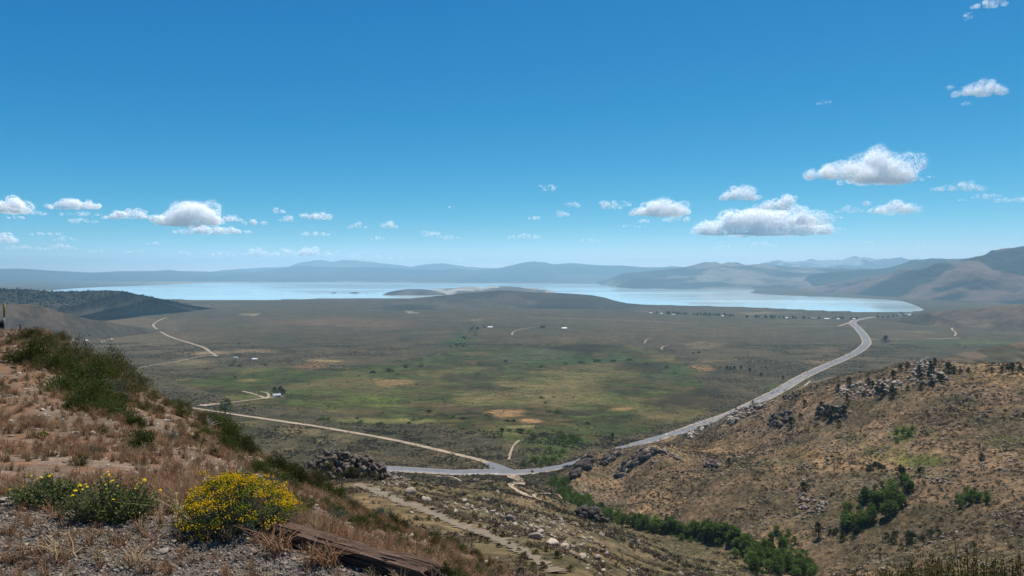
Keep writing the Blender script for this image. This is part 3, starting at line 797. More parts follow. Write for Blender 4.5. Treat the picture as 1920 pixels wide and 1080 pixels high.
for k, (a, b_, v_) in enumerate([(618, 634, 546.5), (638, 652, 547.5), (652, 676, 546.2), (684, 692, 547.3), (697, 703, 547.6)]):
    range_mesh("islet", cr(10500, [(a, v_ + 3.3), (a + (b_ - a) * .3, v_ + 1.9), (a + (b_ - a) * .6, v_ + 1.4), (b_, v_ + 3.3)]), 120, 160, 0, 1.2, 8, .3, 120, 2, 250 + k, 1.0, col2((.08, .07, .06), (.15, .13, .11), 251, 100), "pumice", label=["flat dark islet, leftmost of the string of islets", "low islet second in the string of islets", "longest dark islet in the string of islets", "small islet right of the longest islet", "tiny rightmost islet near the dark island"][k])

# ------------------------------------------------------------------ roads and tracks
def catmull(p, n=8):
    p = np.asarray(p, float); o = []
    q = np.vstack([2 * p[0] - p[1], p, 2 * p[-1] - p[-2]])
    for i in range(1, len(q) - 2):
        t = np.linspace(0, 1, n, endpoint=False)[:, None]
        a, b, c, d = q[i - 1], q[i], q[i + 1], q[i + 2]
        o.append(.5 * (2 * b + (c - a) * t + (2 * a - 5 * b + 4 * c - d) * t ** 2 + (3 * b - a - 3 * c + d) * t ** 3))
    return np.vstack(o + [p[-1:]])
def line_on_ground(uv, dmin):
    return np.array([ground.hit(u, v, dmin)[:2] for u, v in uv])
def ribbon(name, xy, width, lift, mat, off=0.0, ncross=5, label=None, parent=None, wobble=0.0, ragged=0.0):
    """strip laid on the ground; width and lift may vary along it"""
    n = len(xy)
    t = np.gradient(xy, axis=0); t /= np.linalg.norm(t, axis=1)[:, None] + 1e-9
    nr = np.stack([t[:, 1], -t[:, 0]], 1)
    w = np.broadcast_to(width, n).astype(float)
    if wobble: w = w * (1 + wobble * fbm(np.arange(n) / 3.0, np.zeros(n), 3, 5))
    s = np.linspace(-.5, .5, ncross)
    V = []
    for k in s:
        rag = ragged * w * fbm(np.arange(n) / 1.7, np.full(n, k * 9.0), 3, 8) if abs(k) > .4 else 0.0
        q = xy + nr * (off + w * k + rag)[:, None]
        V.append(np.c_[q, ground.h(q[:, 0], q[:, 1])])
    V = np.stack(V, 1)
    V[:, :, 2] = V[:, :, 2].max(1)[:, None] * .5 + V[:, :, 2] * .5 + lift + (.00012 * V[:, :, 1])
    i = np.arange(n * ncross).reshape(n, ncross)
    f = np.stack([i[:-1, :-1], i[1:, :-1], i[1:, 1:], i[:-1, 1:]], -1).reshape(-1, 4)
    o = obj(name, mesh_np(name, V.reshape(-1, 3), f, True), M[mat], parent)
    if parent is None: tag(o, label, kind="structure")
    return o
HW = catmull(np.array([[(u - U0) / F * D, D] for (u, v), D in zip(HW_UV, HW_D)]), 10)
wd = np.interp(HW[:, 1], [700, 760, 1000, 2000, 5000], [19, 19, 17, 22, 30])
highway = ribbon("highway", HW, wd, .25, "asphalt", label="grey two lane highway curving across the valley towards the lake")
for sgn in (-1, 1):
    ws = np.interp(HW[:, 1], [700, 2000, 5000], [4, 6, 7])
    ribbon("road_shoulder", HW, ws, .14, "dirt", sgn * (wd / 2 + ws / 2 - .3), 3, parent=highway, wobble=.3)
near_hw = HW[HW[:, 1] < 1900]
ribbon("centre_line", near_hw, 1.0, .42, "yellow_paint", 0, 2, parent=highway)
for sgn in (-1, 1):
    ribbon("edge_line", near_hw, .4, .42, "white_paint", sgn * 6.3, 2, parent=highway)
for u, v in ((886, 889.2), (927, 888.5), (925, 883.8), (905, 885)):
    c = ground.hit(u, v, 700)
    q = np.array([[c[0] - 4, c[1]], [c[0], c[1]], [c[0] + 4, c[1]]])
    ribbon("road_marking", q, 1.1, .44, "white_paint", 0, 2, parent=highway)
apron = catmull(line_on_ground([(945, 885), (935, 879), (926, 873), (912, 867)], 700), 6)
ribbon("side_road", apron, np.linspace(26, 9, len(apron)), .3, "asphalt", label="paved mouth of the side road at the junction")
ribbon("dirt_road", catmull(line_on_ground([(914, 868), (880, 858), (800, 839), (720, 822), (640, 808), (560, 795), (480, 783.5), (410, 773), (340, 762), (250, 750)], 700), 10), 8.5, .35, "dirt", wobble=.25, label="straight pale dirt road running from the junction to the farm")
def track(uv, w, label, mat="dirt", dmin=700):
    return ribbon("dirt_track", catmull(line_on_ground(uv, dmin), 8), w, .3, mat, wobble=.5, label=label)
track([(957, 891), (966, 897), (974, 903), (968, 909)], 11, "short gravel drive leaving the highway towards the creek", dmin=500)
track([(968, 908), (958, 911), (970, 921), (985, 930), (1000, 935), (1012, 937)], 4.2, "sandy track winding from the highway to the fenced loop", dmin=420)
track([(1000, 935), (1004, 928), (1022, 926), (1042, 928), (1052, 934), (1058, 938)], 2.6, "thin sandy loop around scrub by the creek", dmin=400)
track([(820, 893), (860, 900), (900, 905), (955, 912)], 2.4, "thin pale ditch line beside the highway", dmin=500)
track([(954, 862), (957, 850), (963, 836), (971, 828), (974, 826)], 3.0, "short sandy path in the sagebrush beyond the junction")
track([(312, 595.5), (298, 601), (289, 607), (288, 612), (300, 621), (318, 631), (345, 640), (380, 651), (394, 660), (407, 668)], 10, "winding pale track climbing the plain on the left", dmin=900)
track([(255, 690), (300, 683), (345, 675), (385, 667), (407, 668)], 6, "pale track ending at the winding track", dmin=900)
track([(375, 762), (395, 759), (410, 757.5)], 16, "pale dirt yard beside the round tree", dmin=900)
track([(410, 758), (440, 754), (480, 749), (510, 745), (534, 743)], 7, "farm track leading to the small barn", dmin=900)
track([(455, 734), (472, 738), (488, 743), (499, 748)], 6, "forked farm track west of the barn", dmin=900)
track([(499, 748), (504, 742), (500, 737), (488, 735)], 5, "small loop of track beside the barn", dmin=900)
track([(960, 628), (961, 624), (968, 620), (985, 616), (1004, 613.5)], 8, "curving farm drive in the middle of the plain", dmin=1500)
track([(990, 595), (1100, 598.5), (1200, 602), (1290, 606.5)], 14, "long faint straight road crossing the plain", dmin=1500)
track([(1462, 612), (1565, 612), (1604, 613), (1625, 613.5)], 13, "side road meeting the highway bend", dmin=1500)
track([(1572, 611.5), (1590, 606), (1600, 601)], 15, "slip road joining the highway near the village", dmin=1500)
track([(1622, 637), (1650, 636.5), (1720, 636), (1800, 634.5)], 13, "straight side road leaving the highway bend", dmin=1500)
track([(1787, 612), (1785, 618), (1792, 624), (1790, 630)], 8, "short squiggle of track on the right plain", dmin=1500)
track([(1470, 745), (1490, 735), (1508, 724), (1520, 714)], 5, "pale farm track beside the highway above the ridge", dmin=1000)
track([(1686, 590.5), (1700, 588.5), (1712, 587)], 35, "far piece of highway near the lake end", "asphalt", dmin=2500)
track([(1208, 644), (1212, 638), (1222, 634)], 5, "short pale track curving on the plain", dmin=1500)
track([(1240, 656), (1243, 650), (1256, 646)], 5, "second short pale track curving on the plain", dmin=1500)
TR = catmull(np.array([ground.hit(u, v, 60)[:2] for u, v in [(672, 908), (700, 921), (730, 934), (760, 946), (800, 961), (840, 978), (880, 993), (920, 1008), (950, 1020), (985, 1038), (1015, 1058), (1045, 1076)]]), 30)
ribbon("sandy_track", TR, np.interp(np.arange(len(TR)), [0, 150, len(TR)], [3.0, 2.2, 1.4]), .12, "sand", 0, 7, label="grey sandy track along the lower slope below the hillside", wobble=.8, ragged=.9)

# ------------------------------------------------------------------ instanced ground cover (uncountable)
def scatter(name, pts, scl, rot, sources, label):
    """one object of kind stuff: its points carry copies of the source clumps"""
    c = bpy.data.collections.new(name + "_kinds")
    for o in sources: c.objects.link(o)
    me = bpy.data.meshes.new(name)
    me.vertices.add(len(pts)); me.vertices.foreach_set("co", np.asarray(pts, np.float32).ravel())
    a = me.attributes.new("scl", 'FLOAT_VECTOR', 'POINT'); a.data.foreach_set("vector", np.asarray(scl, np.float32).ravel())
    a = me.attributes.new("rot", 'FLOAT_VECTOR', 'POINT'); a.data.foreach_set("vector", np.asarray(rot, np.float32).ravel())
    a = me.attributes.new("pick", 'INT', 'POINT'); a.data.foreach_set("value", RNG.integers(0, len(sources), len(pts)).astype(np.int32))
    o = obj(name, me)
    g = bpy.data.node_groups.new(name, 'GeometryNodeTree')
    g.interface.new_socket("Geometry", in_out='INPUT', socket_type='NodeSocketGeometry')
    g.interface.new_socket("Geometry", in_out='OUTPUT', socket_type='NodeSocketGeometry')
    gi = g.nodes.new("NodeGroupInput"); go = g.nodes.new("NodeGroupOutput")
    mp = g.nodes.new("GeometryNodeMeshToPoints")
    ip = g.nodes.new("GeometryNodeInstanceOnPoints")
    ci = g.nodes.new("GeometryNodeCollectionInfo"); ci.inputs["Collection"].default_value = c
    ci.inputs["Separate Children"].default_value = True; ci.inputs["Reset Children"].default_value = True
    def attr(n, t):
        x = g.nodes.new("GeometryNodeInputNamedAttribute"); x.data_type = t; x.inputs["Name"].default_value = n
        return x.outputs["Attribute"]
    er = g.nodes.new("FunctionNodeEulerToRotation")
    L = g.links.new
    L(gi.outputs[0], mp.inputs[0]); L(mp.outputs[0], ip.inputs["Points"])
    L(ci.outputs[0], ip.inputs["Instance"]); ip.inputs["Pick Instance"].default_value = True
    L(attr("pick", 'INT'), ip.inputs["Instance Index"])
    L(attr("rot", 'FLOAT_VECTOR'), er.inputs[0]); L(er.outputs[0], ip.inputs["Rotation"])
    L(attr("scl", 'FLOAT_VECTOR'), ip.inputs["Scale"])
    L(ip.outputs[0], go.inputs[0])
    md = o.modifiers.new("scatter", 'NODES'); md.node_group = g
    return tag(o, label, kind="stuff")
def source(name, me, mat):
    if len(me.materials) == 0: me.materials.append(mat)
    return bpy.data.objects.new(name, me)

def clumps(rng, n, k, r=1.0, leaf=(.12, .05), spread=.16, flat=1.0, low=.0, up=.5):
    """leaf quads gathered in k clumps through a dome of radius r"""
    d = rng.normal(size=(k, 3)); d[:, 2] = np.abs(d[:, 2]) * flat + low
    d /= np.linalg.norm(d, axis=1)[:, None]
    c = d * (rng.uniform(.35, 1.0, k) ** .6)[:, None] * r
    c *= (1 + .22 * rng.normal(size=k))[:, None].clip(.6, 1.3)
    j = rng.integers(0, k, n)
    p = c[j] + rng.normal(size=(n, 3)) * spread * r
    p[:, 2] = np.abs(p[:, 2])
    dirs = p / (np.linalg.norm(p, axis=1)[:, None] + 1e-6) + rng.normal(size=(n, 3)) * .7 + [0, 0, up]
    L = rng.uniform(.6, 1.4, n) * leaf[0]; Wd = rng.uniform(.6, 1.4, n) * leaf[1]
    return leaves(p, dirs, L, Wd, rng)

def world_points(n, D0, D1, u0, u1, rng, sheet):
    D = np.sqrt(rng.uniform(D0 ** 2, D1 ** 2, n)); u = rng.uniform(u0, u1, n)
    x = (u - U0) / F * D
    z = sheet.h(x, D)
    return x, D, z, u, V0 + F * (ZC - z) / D

rng = np.random.default_rng(21)
sage_src = [source("sagebrush_clump", mesh_np("sagebrush_clump", *clumps(rng, 46, 9, 1, (.62, .34), .3, .8)), M["sagebrush"]) for k in range(4)]
tuft_src = [source("tan_tuft_clump", mesh_np("tan_tuft_clump", *clumps(rng, 26, 6, 1, (.8, .3), .3, .7, up=1.0)), M["tuft"]) for k in range(3)]
hrock_src = [source("hill_rock_chip", mesh_np("hill_rock_chip", *rock(rng, 1, 5, .6)), M["tan_rock"]) for k in range(5)]
TRX, TRY = TR[:, 0], TR[:, 1]
def off_roads(x, y, dist):
    keep = np.ones(len(x), bool)
    for P_, dd in ((TR, dist), (HW, 13.0), (catmull(line_on_ground([(945, 885), (914, 868), (800, 839), (640, 808), (480, 783.5), (340, 762)], 700), 12), 7.0)):
        for i in range(0, len(x), 20000):
            dx = x[i:i + 20000, None] - P_[None, ::3, 0]; dy = y[i:i + 20000, None] - P_[None, ::3, 1]
            keep[i:i + 20000] &= (dx * dx + dy * dy).min(1) > (dd + (0 if P_ is TR else 0)) ** 2
    return keep
RP = np.array(RIGHT_UV)
# sagebrush on the slopes
x, y, z, u, v = world_points(62000, 62, 980, 380, 1990, rng, ground)
isr = inside(RP, u, v) & (y < 960)
green = np.zeros(len(x))
for (a, b_, ra, rb) in [(1690, 812, 36, 30), (1730, 862, 60, 15)]: green += (((u - a) / ra) ** 2 + ((v - b_) / rb) ** 2 < 1)
k = off_roads(x, y, 2.6) & (green == 0) & (rng.uniform(size=len(x)) < np.where(isr, .75, .95) * sstep(-.3, .35, 1.6 * fbm(x / 26, y / 26, 4, 301)) * np.interp(y, [60, 150, 330], [.35, .45, 1.0]))
x, y, z = x[k], y[k], z[k]
sz = rng.uniform(.35, 1.15, len(x)) * np.interp(y, [60, 200, 900], [.7, 1.05, 1.5])
scatter("sagebrush", np.c_[x, y, z - .05], np.c_[sz, sz, sz * .75], np.c_[np.zeros((len(x), 2)), rng.uniform(0, 6.28, len(x))], sage_src, "grey green sagebrush dotted over the slopes and valley floor")
# sagebrush farther out on the plain
x, y, z, u, v = world_points(120000, 960, 2900, -40, 1960, rng, ground)
inm = inside(MEADOW, u, v)
k = off_roads(x, y, 3) & (rng.uniform(size=len(x)) < np.where(inm, .1, .95) * sstep(-.25, .35, 1.6 * fbm(x / 110, y / 110, 5, 302))) & (z > 10)
x, y, z = x[k], y[k], z[k]
sz = rng.uniform(.6, 1.7, len(x))
scatter("plain_sagebrush", np.c_[x, y, z - .1], np.c_[sz * 1.2, sz * 1.2, sz * .75], np.c_[np.zeros((len(x), 2)), rng.uniform(0, 6.28, len(x))], sage_src, "sagebrush scattered over the open plain")
# tan grass tufts and stones on the hillsides
x, y, z, u, v = world_points(46000, 62, 900, 560, 1990, rng, ground)
isr = inside(RP, u, v)
k = off_roads(x, y, 2.2) & (rng.uniform(size=len(x)) < np.where(isr, .95, .5))
x, y, z = x[k], y[k], z[k]; sz = rng.uniform(.3, .85, len(x)) * np.interp(y, [60, 200, 900], [.6, 1.0, 1.6])
scatter("bunch_grass", np.c_[x, y, z - .03], np.c_[sz, sz, sz * .8], np.c_[np.zeros((len(x), 2)), rng.uniform(0, 6.28, len(x))], tuft_src, "tan bunch grass between the sagebrush on the slopes")
x, y, z, u, v = world_points(90000, 64, 900, 600, 1990, rng, ground)
isr = inside(RP, u, v)
pr = np.where(isr, .1 + .75 * sstep(-.05, .5, 1.6 * fbm(x / 40, y / 40, 4, 303)), .05)
for (a, b_, ra, rb, q) in [(1740, 700, 70, 30, .6), (1630, 740, 80, 28, .6), (1470, 790, 70, 26, .6), (1360, 800, 70, 20, .7), (1850, 790, 120, 60, .55), (1500, 950, 80, 40, .4), (1740, 905, 60, 12, .6), (1880, 880, 60, 25, .4),
                           (980, 990, 90, 35, .5), (1080, 1010, 70, 30, .35), (720, 900, 50, 15, .8), (850, 960, 60, 15, .4), (1150, 1000, 80, 25, .2)]:
    pr = np.maximum(pr, q * (((u - a) / ra) ** 2 + ((v - b_) / rb) ** 2 < 1))
k = off_roads(x, y, 2.0) & (rng.uniform(size=len(x)) < pr)
x, y, z = x[k], y[k], z[k]; sz = (.3 + rng.exponential(.32, len(x))).clip(.2, 2.2) * np.interp(y, [60, 200, 900], [.5, .85, 1.3])
scatter("scattered_stones", np.c_[x, y, z - .02], np.c_[sz, sz, sz], rng.uniform(0, 6.28, (len(x), 3)) * [.15, .15, 1], hrock_src, "loose tan stones strewn over the slopes")

# woodland on the dark hill: far too many to count
Xg, Yg, Zg, hh = RANGE_PTS["dark wooded hill above the near lake shore"]
n = 9000
ii = rng.integers(0, Xg.shape[0] - 1, n); jj = rng.integers(0, Xg.shape[1] - 1, n); fa, fb = rng.uniform(size=n), rng.uniform(size=n)
def lerp2(G): return (G[ii, jj] * (1 - fa) + G[ii + 1, jj] * fa) * (1 - fb) + (G[ii, jj + 1] * (1 - fa) + G[ii + 1, jj + 1] * fa) * fb
x, y, z, q = lerp2(Xg), lerp2(Yg), lerp2(Zg), lerp2(hh)
k = (rng.uniform(size=n) < sstep(.25, .65, q + .35 * fbm(x / 160, y / 160, 4, 182))) & (x > -4600)
x, y, z = x[k], y[k], z[k]; sz = rng.uniform(3, 6.5, len(x))
wood_src = [source("far_tree_crown", mesh_np("far_tree_crown", *clumps(rng, 40, 9, 1, (.7, .5), .3, 1.3)), M["pinyon"]) for k in range(3)]
scatter("hill_woodland", np.c_[x, y, z], np.c_[sz, sz, sz * 1.1], np.c_[np.zeros((len(x), 2)), rng.uniform(0, 6.28, len(x))], wood_src, "dark pinyon woodland covering the hill above the lake shore")

# the nearer lower slope carries smaller, closer cover
x, y, z, u, v = world_points(26000, 60, 210, 540, 1500, rng, ground)
k = off_roads(x, y, 1.3) & (rng.uniform(size=len(x)) < sstep(-.1, .5, 1.6 * fbm(x / 9, y / 9, 4, 305)))
x, y, z = x[k], y[k], z[k]; sz = rng.uniform(.18, .6, len(x))
scatter("low_scrub", np.c_[x, y, z - .03], np.c_[sz, sz, sz * .8], np.c_[np.zeros((len(x), 2)), rng.uniform(0, 6.28, len(x))], sage_src[:1] + tuft_src, "low scrub and tufts on the slope around the sandy track")

# ------------------------------------------------------------------ trees and shrubs as single things
def tree_mesh(rng, kind):
    """unit-height tree: (trunk, crown) meshes"""
    if kind == "juniper":
        k, n, leaf = 46, 900, (.075, .035)
        t = rng.uniform(.1, 1, k) ** .9
        rad = .36 * (1 - t) ** .55 * (.55 + .45 * np.minimum(1, t * 5)) + .03
        sp = .05
    elif kind == "aspen":
        k, n, leaf = 40, 850, (.075, .05)
        t = rng.uniform(.22, 1, k)
        rad = .27 * np.sqrt(np.clip(1 - ((t - .55) / .5) ** 2, 0.02, 1))
        sp = .055
    else:
        k, n, leaf = 44, 900, (.11, .07)
        t = rng.uniform(.08, 1, k)
        rad = .75 * np.sqrt(np.clip(1 - t ** 2, .04, 1))
        sp = .09
    an = rng.uniform(0, 6.28, k); rr = rad * rng.uniform(.35, 1.12, k)
    c = np.stack([rr * np.cos(an), rr * np.sin(an), t * .97], 1)
    j = rng.integers(0, k, n)
    p = c[j] + rng.normal(size=(n, 3)) * [sp, sp, sp * .8]
    p[:, 2] = p[:, 2].clip(.03, 1.04)
    d = p - [0, 0, .3] + rng.normal(size=(n, 3)) * .3
    crown = mesh_np("crown", *leaves(p, d, rng.uniform(.6, 1.5, n) * leaf[0], rng.uniform(.6, 1.5, n) * leaf[1], rng))
    parts = []
    if kind == "willow":
        for i in range(7):
            a = rng.uniform(0, 6.28); e = np.array([math.cos(a) * .45, math.sin(a) * .45, .7])
            parts.append(tube([[0, 0, -.04], e * .5 + [0, 0, .08], e], [.03, .02, .006], 4))
    else:
        parts.append(tube([[0, 0, -.05], [.01, .01, .3], [-.01, .015, .6], [0, 0, .93]], [.035, .028, .018, .005], 6))
        for i in range(8):
            q = c[rng.integers(k)]; b0 = np.array([0, 0, max(.08, q[2] - .15)])
            parts.append(tube([b0, (b0 + q) / 2 + [0, 0, .02], q], [.012, .009, .004], 4))
    return mesh_np("trunk", *merge(parts)), crown
LEAFOF = {"juniper": "pinyon", "aspen": "aspen", "willow": "willow", "meadow": "far_leaf"}
PROTO = {}
for kind in ("juniper", "aspen", "willow"):
    for i in range(4):
        tr, crn = tree_mesh(np.random.default_rng(400 + i + 10 * len(kind)), kind)
        tr.materials.append(M["aspen_bark"] if kind == "aspen" else M["bark"])
        crn.materials.append(M[LEAFOF[kind]])
        PROTO[kind, i] = (tr, crn)
        if kind == "willow":
            c2 = crn.copy(); c2.materials.clear(); c2.materials.append(M["far_leaf"]); PROTO["meadow", i] = (tr, c2)
            c3 = crn.copy(); c3.materials.clear(); c3.materials.append(M["olive_leaf"]); PROTO["olive", i] = (tr, c3)
def plant(name, kind, p, h, label, cat, group=None, wide=1.0, rng=rng):
    o = empty(name, p, rng.uniform(0, 6.28), (h * wide, h * wide, h))
    i = int(rng.integers(4)); tr, crn = PROTO[kind, i]
    obj("trunk" if kind in ("juniper", "aspen") else "stems", tr, None, o); obj("crown", crn, None, o)
    return tag(o, label, cat, group)
def px(p, n): return n / F * p[1]
# junipers on the rocky hillside
JUN = [(995, 178, 40), (1300, 88, 32), (1268, 97, 28), (1230, 145, 45), (938, 208, 35), (1097, 175, 35), (1118, 185, 30), (1172, 197, 32), (1225, 235, 50), (1140, 225, 40), (1165, 236, 40), (1180, 158, 20), (1075, 232, 28), (1305, 200, 22), (1315, 150, 22), (1370, 115, 42), (1370, 150, 42), (1430, 112, 40), (1420, 150, 42), (1425, 72, 25), (1450, 62, 28), (1375, 192, 28), (1430, 170, 30), (1442, 181, 20), (1485, 165, 42), (1470, 152, 30), (1523, 112, 52), (1550, 112, 36), (1585, 118, 28), (1627, 110, 28), (1720, 111, 16), (1750, 108, 26), (1803, 109, 30), (1860, 112, 50), (1835, 88, 25), (1900, 92, 26), (1910, 104, 20),
       (985, 283, 55), (760, 286, 30), (965, 332, 45), (893, 366, 50), (833, 347, 45), (865, 352, 28), (690, 400, 50), (737, 352, 25), (940, 396, 35), (905, 328, 40), (930, 336, 35), (880, 320, 35), (850, 300, 35), (355, 604, 35), (1370, 655, 42), (485, 278, 20), (395, 310, 18)]
notes = {37: "slim dark juniper standing alone at mid slope of the ridge", 44: "dark juniper beside the dark outcrop nearest the highway", 51: "lone upright juniper in the grassy saddle behind the knoll", 52: "small juniper on the stones above the wooded hollow", 26: "tallest juniper beside the summit outcrop of the ridge", 38: "single juniper left of the slim juniper on the ridge", 0: "juniper standing out at the head of the left rock band", 33: "broad juniper on the skyline at the right edge"}
for i, (cx, cy, h) in enumerate(JUN):
    u, v = 1240 + cx * .354, 660 + cy * .354
    p = ground.hit(u, v, 200)
    plant("juniper_tree", "juniper", p, px(p, h * .354 * 1.12), notes.get(i, "dark juniper among the rocks along the ridge"), "tree", "junipers on the rocky ridge", .62 if i == 37 else rng.uniform(1.0, 1.45))
for u, v, h, lab, w in [(1507, 921, 17, "round dark juniper alone on the brown lower slope", 1.9), (1535, 1008, 28, "dark pointed juniper beside the grey shrubs in the hollow", 1.0), (1690, 905, 34, "dark conifer at the top of the aspen copse", 1.0), (1840, 860, 9, "low dark bush alone near the right edge", 2.6), (1660, 642, 13, "lone dark tree beside the straight side road", 1.6), (1148, 823, 12, "lone dark pine beside the highway before the knoll", 1.3), (1366, 874, 13, "small dark juniper below the saddle", 1.0)][:6]:
    p = ground.hit(u, v, 200)
    plant("juniper_tree", "juniper", p, px(p, h), lab, "tree", None, w)
# creek trees
def along(uv, n, jit, rng):
    q = np.array(uv, float); t = np.r_[0, np.cumsum(np.hypot(*np.diff(q, axis=0).T))]
    s = rng.uniform(0, t[-1], n)
    return np.stack([np.interp(s, t, q[:, 0]) + rng.normal(size=n) * jit[0], np.interp(s, t, q[:, 1]) + rng.normal(size=n) * jit[1]], 1)
for u, v in along([(1085, 945), (1110, 962), (1150, 976), (1200, 988), (1250, 996), (1300, 1004), (1345, 1008), (1385, 1018)], 120, (7, 4), rng):
    p = ground.hit(u, v, 200)
    if p is not None: plant("creek_tree", "aspen", p, rng.uniform(4.5, 9.5), "green aspen in the narrow belt along the creek", "tree", "aspens along the creek", rng.uniform(.9, 1.4))
for u, v in along([(1390, 1030), (1420, 1042), (1450, 1055), (1480, 1070), (1520, 1082)], 64, (17, 9), rng):
    p = ground.hit(u, v, 200)
    if p is not None: plant("creek_tree", "aspen", p, rng.uniform(5, 9), "aspen in the dense creek thicket at the canyon mouth", "tree", "aspens at the canyon mouth", rng.uniform(1.0, 1.5))
for u, v in along([(1035, 900), (1050, 912), (1062, 925), (1072, 938), (1085, 950)], 54, (8, 4), rng):
    p = ground.hit(u, v, 200)
    if p is not None: plant("willow_bush", "willow", p, rng.uniform(3, 5), "bright green willow below the highway culvert", "shrub", "willows below the highway")
for u, v in along([(1005, 872), (1030, 860), (1048, 848), (1065, 835), (1082, 826), (1050, 822)], 56, (10, 4), rng):
    p = ground.hit(u, v, 700)
    if p is not None: plant("willow_bush", "willow", p, rng.uniform(3, 5.5), "green willow in the strip across the highway", "shrub", "willows across the highway")
def in_poly(poly, n, rng):
    q = np.array(poly, float); o = []
    while len(o) < n:
        a = rng.uniform(q.min(0), q.max(0))
        if inside(q, np.array(a[0]), np.array(a[1])): o.append(a)
    return o
def grove(poly, n, kind, name, h, label, cat, group, dmin=200, wide=(.95, 1.4)):
    for u, v in in_poly(poly, n, rng):
        p = ground.hit(u, v, dmin)
        if p is not None: plant(name, kind, p, rng.uniform(*h), label, cat, group, rng.uniform(*wide))
for u, v in along([(1085, 948), (1110, 966), (1150, 980), (1200, 992), (1250, 1000), (1300, 1008), (1345, 1014), (1400, 1028), (1450, 1055)], 70, (8, 4), rng):
    p = ground.hit(u, v, 200)
    if p is not None: plant("willow_bush", "willow", p, rng.uniform(1.6, 3.4), "low bright willow filling the creek belt between the aspens", "shrub", "willows between the creek aspens", rng.uniform(.9, 1.5))
grove([(1568, 990), (1590, 965), (1630, 930), (1670, 910), (1715, 905), (1726, 925), (1690, 955), (1650, 985), (1620, 1000)], 46, "aspen", "aspen_tree", (5, 8.5), "aspen in the dense copse on the lower hillside", "tree", "aspens of the hillside copse")
grove([(1790, 940), (1815, 925), (1858, 930), (1850, 948), (1800, 952)], 13, "aspen", "aspen_tree", (3.5, 5.5), "pale aspen in the small copse near the right edge", "tree", "aspens of the small copse")
grove([(1668, 828), (1680, 805), (1715, 795), (1722, 812), (1695, 832), (1672, 840)], 12, "willow", "willow_bush", (1.6, 2.6), "bright green bush around the hillside spring", "shrub", "bushes at the spring")
grove([(1622, 880), (1645, 868), (1662, 870), (1662, 880), (1640, 886)], 7, "meadow", "dark_bush", (1.8, 3), "dark bush in the patch below the spring", "shrub", "dark bushes below the spring")
grove([(1640, 1022), (1660, 1005), (1760, 998), (1770, 1012), (1700, 1026)], 12, "meadow", "grey_bush", (1.8, 3.2), "grey green bush on the slope below the copse", "shrub", "grey bushes below the copse")
grove([(1545, 1012), (1560, 990), (1622, 992), (1620, 1012), (1580, 1022)], 10, "meadow", "grey_bush", (1.8, 3.2), "grey green bush at the foot of the copse", "shrub", "bushes at the foot of the copse")
grove([(1430, 1025), (1445, 1000), (1490, 1000), (1490, 1025)], 9, "aspen", "aspen_tree", (3, 5), "small pale aspen on the bank above the creek thicket", "tree", "aspens on the creek bank")
# meadow shrubs
MSH = [(677, 793, 14), (670, 785, 9), (713, 796, 13), (717, 775, 8), (805, 773, 14), (775, 788, 8), (788, 786, 9), (767, 794, 11), (850, 783, 18), (867, 786, 12), (917, 780, 15), (950, 790, 13), (963, 791, 11), (940, 808, 18), (955, 808, 14), (975, 811, 18), (992, 811, 16), (867, 804, 6), (907, 808, 6), (1030, 773, 16), (1045, 774, 14), (1083, 806, 7), (1102, 795, 9), (1092, 795, 8), (1037, 808, 14), (1015, 689, 14), (948, 679, 9), (673, 706, 9), (898, 684, 10), (1015, 747, 11), (1038, 746, 7), (1022, 756, 8), (458, 764, 11), (604, 787, 13), (615, 787, 11), (435, 687, 14), (448, 687, 11), (440, 708, 8), (498, 686, 9),
       (1363, 694, 6), (1370, 694, 6), (1377, 694, 6), (1389, 693, 5), (1406, 698, 7), (1427, 706, 7), (1468, 713, 7), (1300, 663, 7), (1310, 662, 8), (1000, 823, 16), (1020, 815, 15), (1050, 812, 16), (700, 700, 12), (730, 697, 14), (760, 690, 13), (790, 688, 12), (745, 703, 11), (1060, 683, 12), (1090, 681, 11), (1120, 679, 12), (1150, 678, 10), (1180, 676, 10), (1210, 683, 9), (1250, 690, 10), (1265, 700, 9)]
for u, v, w in MSH:
    p = ground.hit(u, v, 650); h = px(p, w) * .5
    if 1355 < u < 1475: plant("small_tree", "juniper", p, px(p, 8), "small dark tree on the plain beside the highway", "tree", "small trees on the plain", 1.2)
    else: plant("meadow_shrub", "willow" if rng.uniform() < .45 else "meadow", p, h * rng.uniform(.5, .85), "dark green shrub dotted on the wet meadow", "shrub", "shrubs on the meadow", rng.uniform(1.6, 2.6))
p = ground.hit(425, 768, 650); plant("round_tree", "willow", p, px(p, 19), "big round dark green tree beside the dirt road and farm yard", "tree", None, .85)
for u, v, h in ((515, 737, 11), (526, 737, 12), (531, 739, 9)):
    p = ground.hit(u, v, 650); plant("farm_tree", "meadow", p, px(p, h), "dark tree beside the small barn", "tree", "trees at the barn", .7)
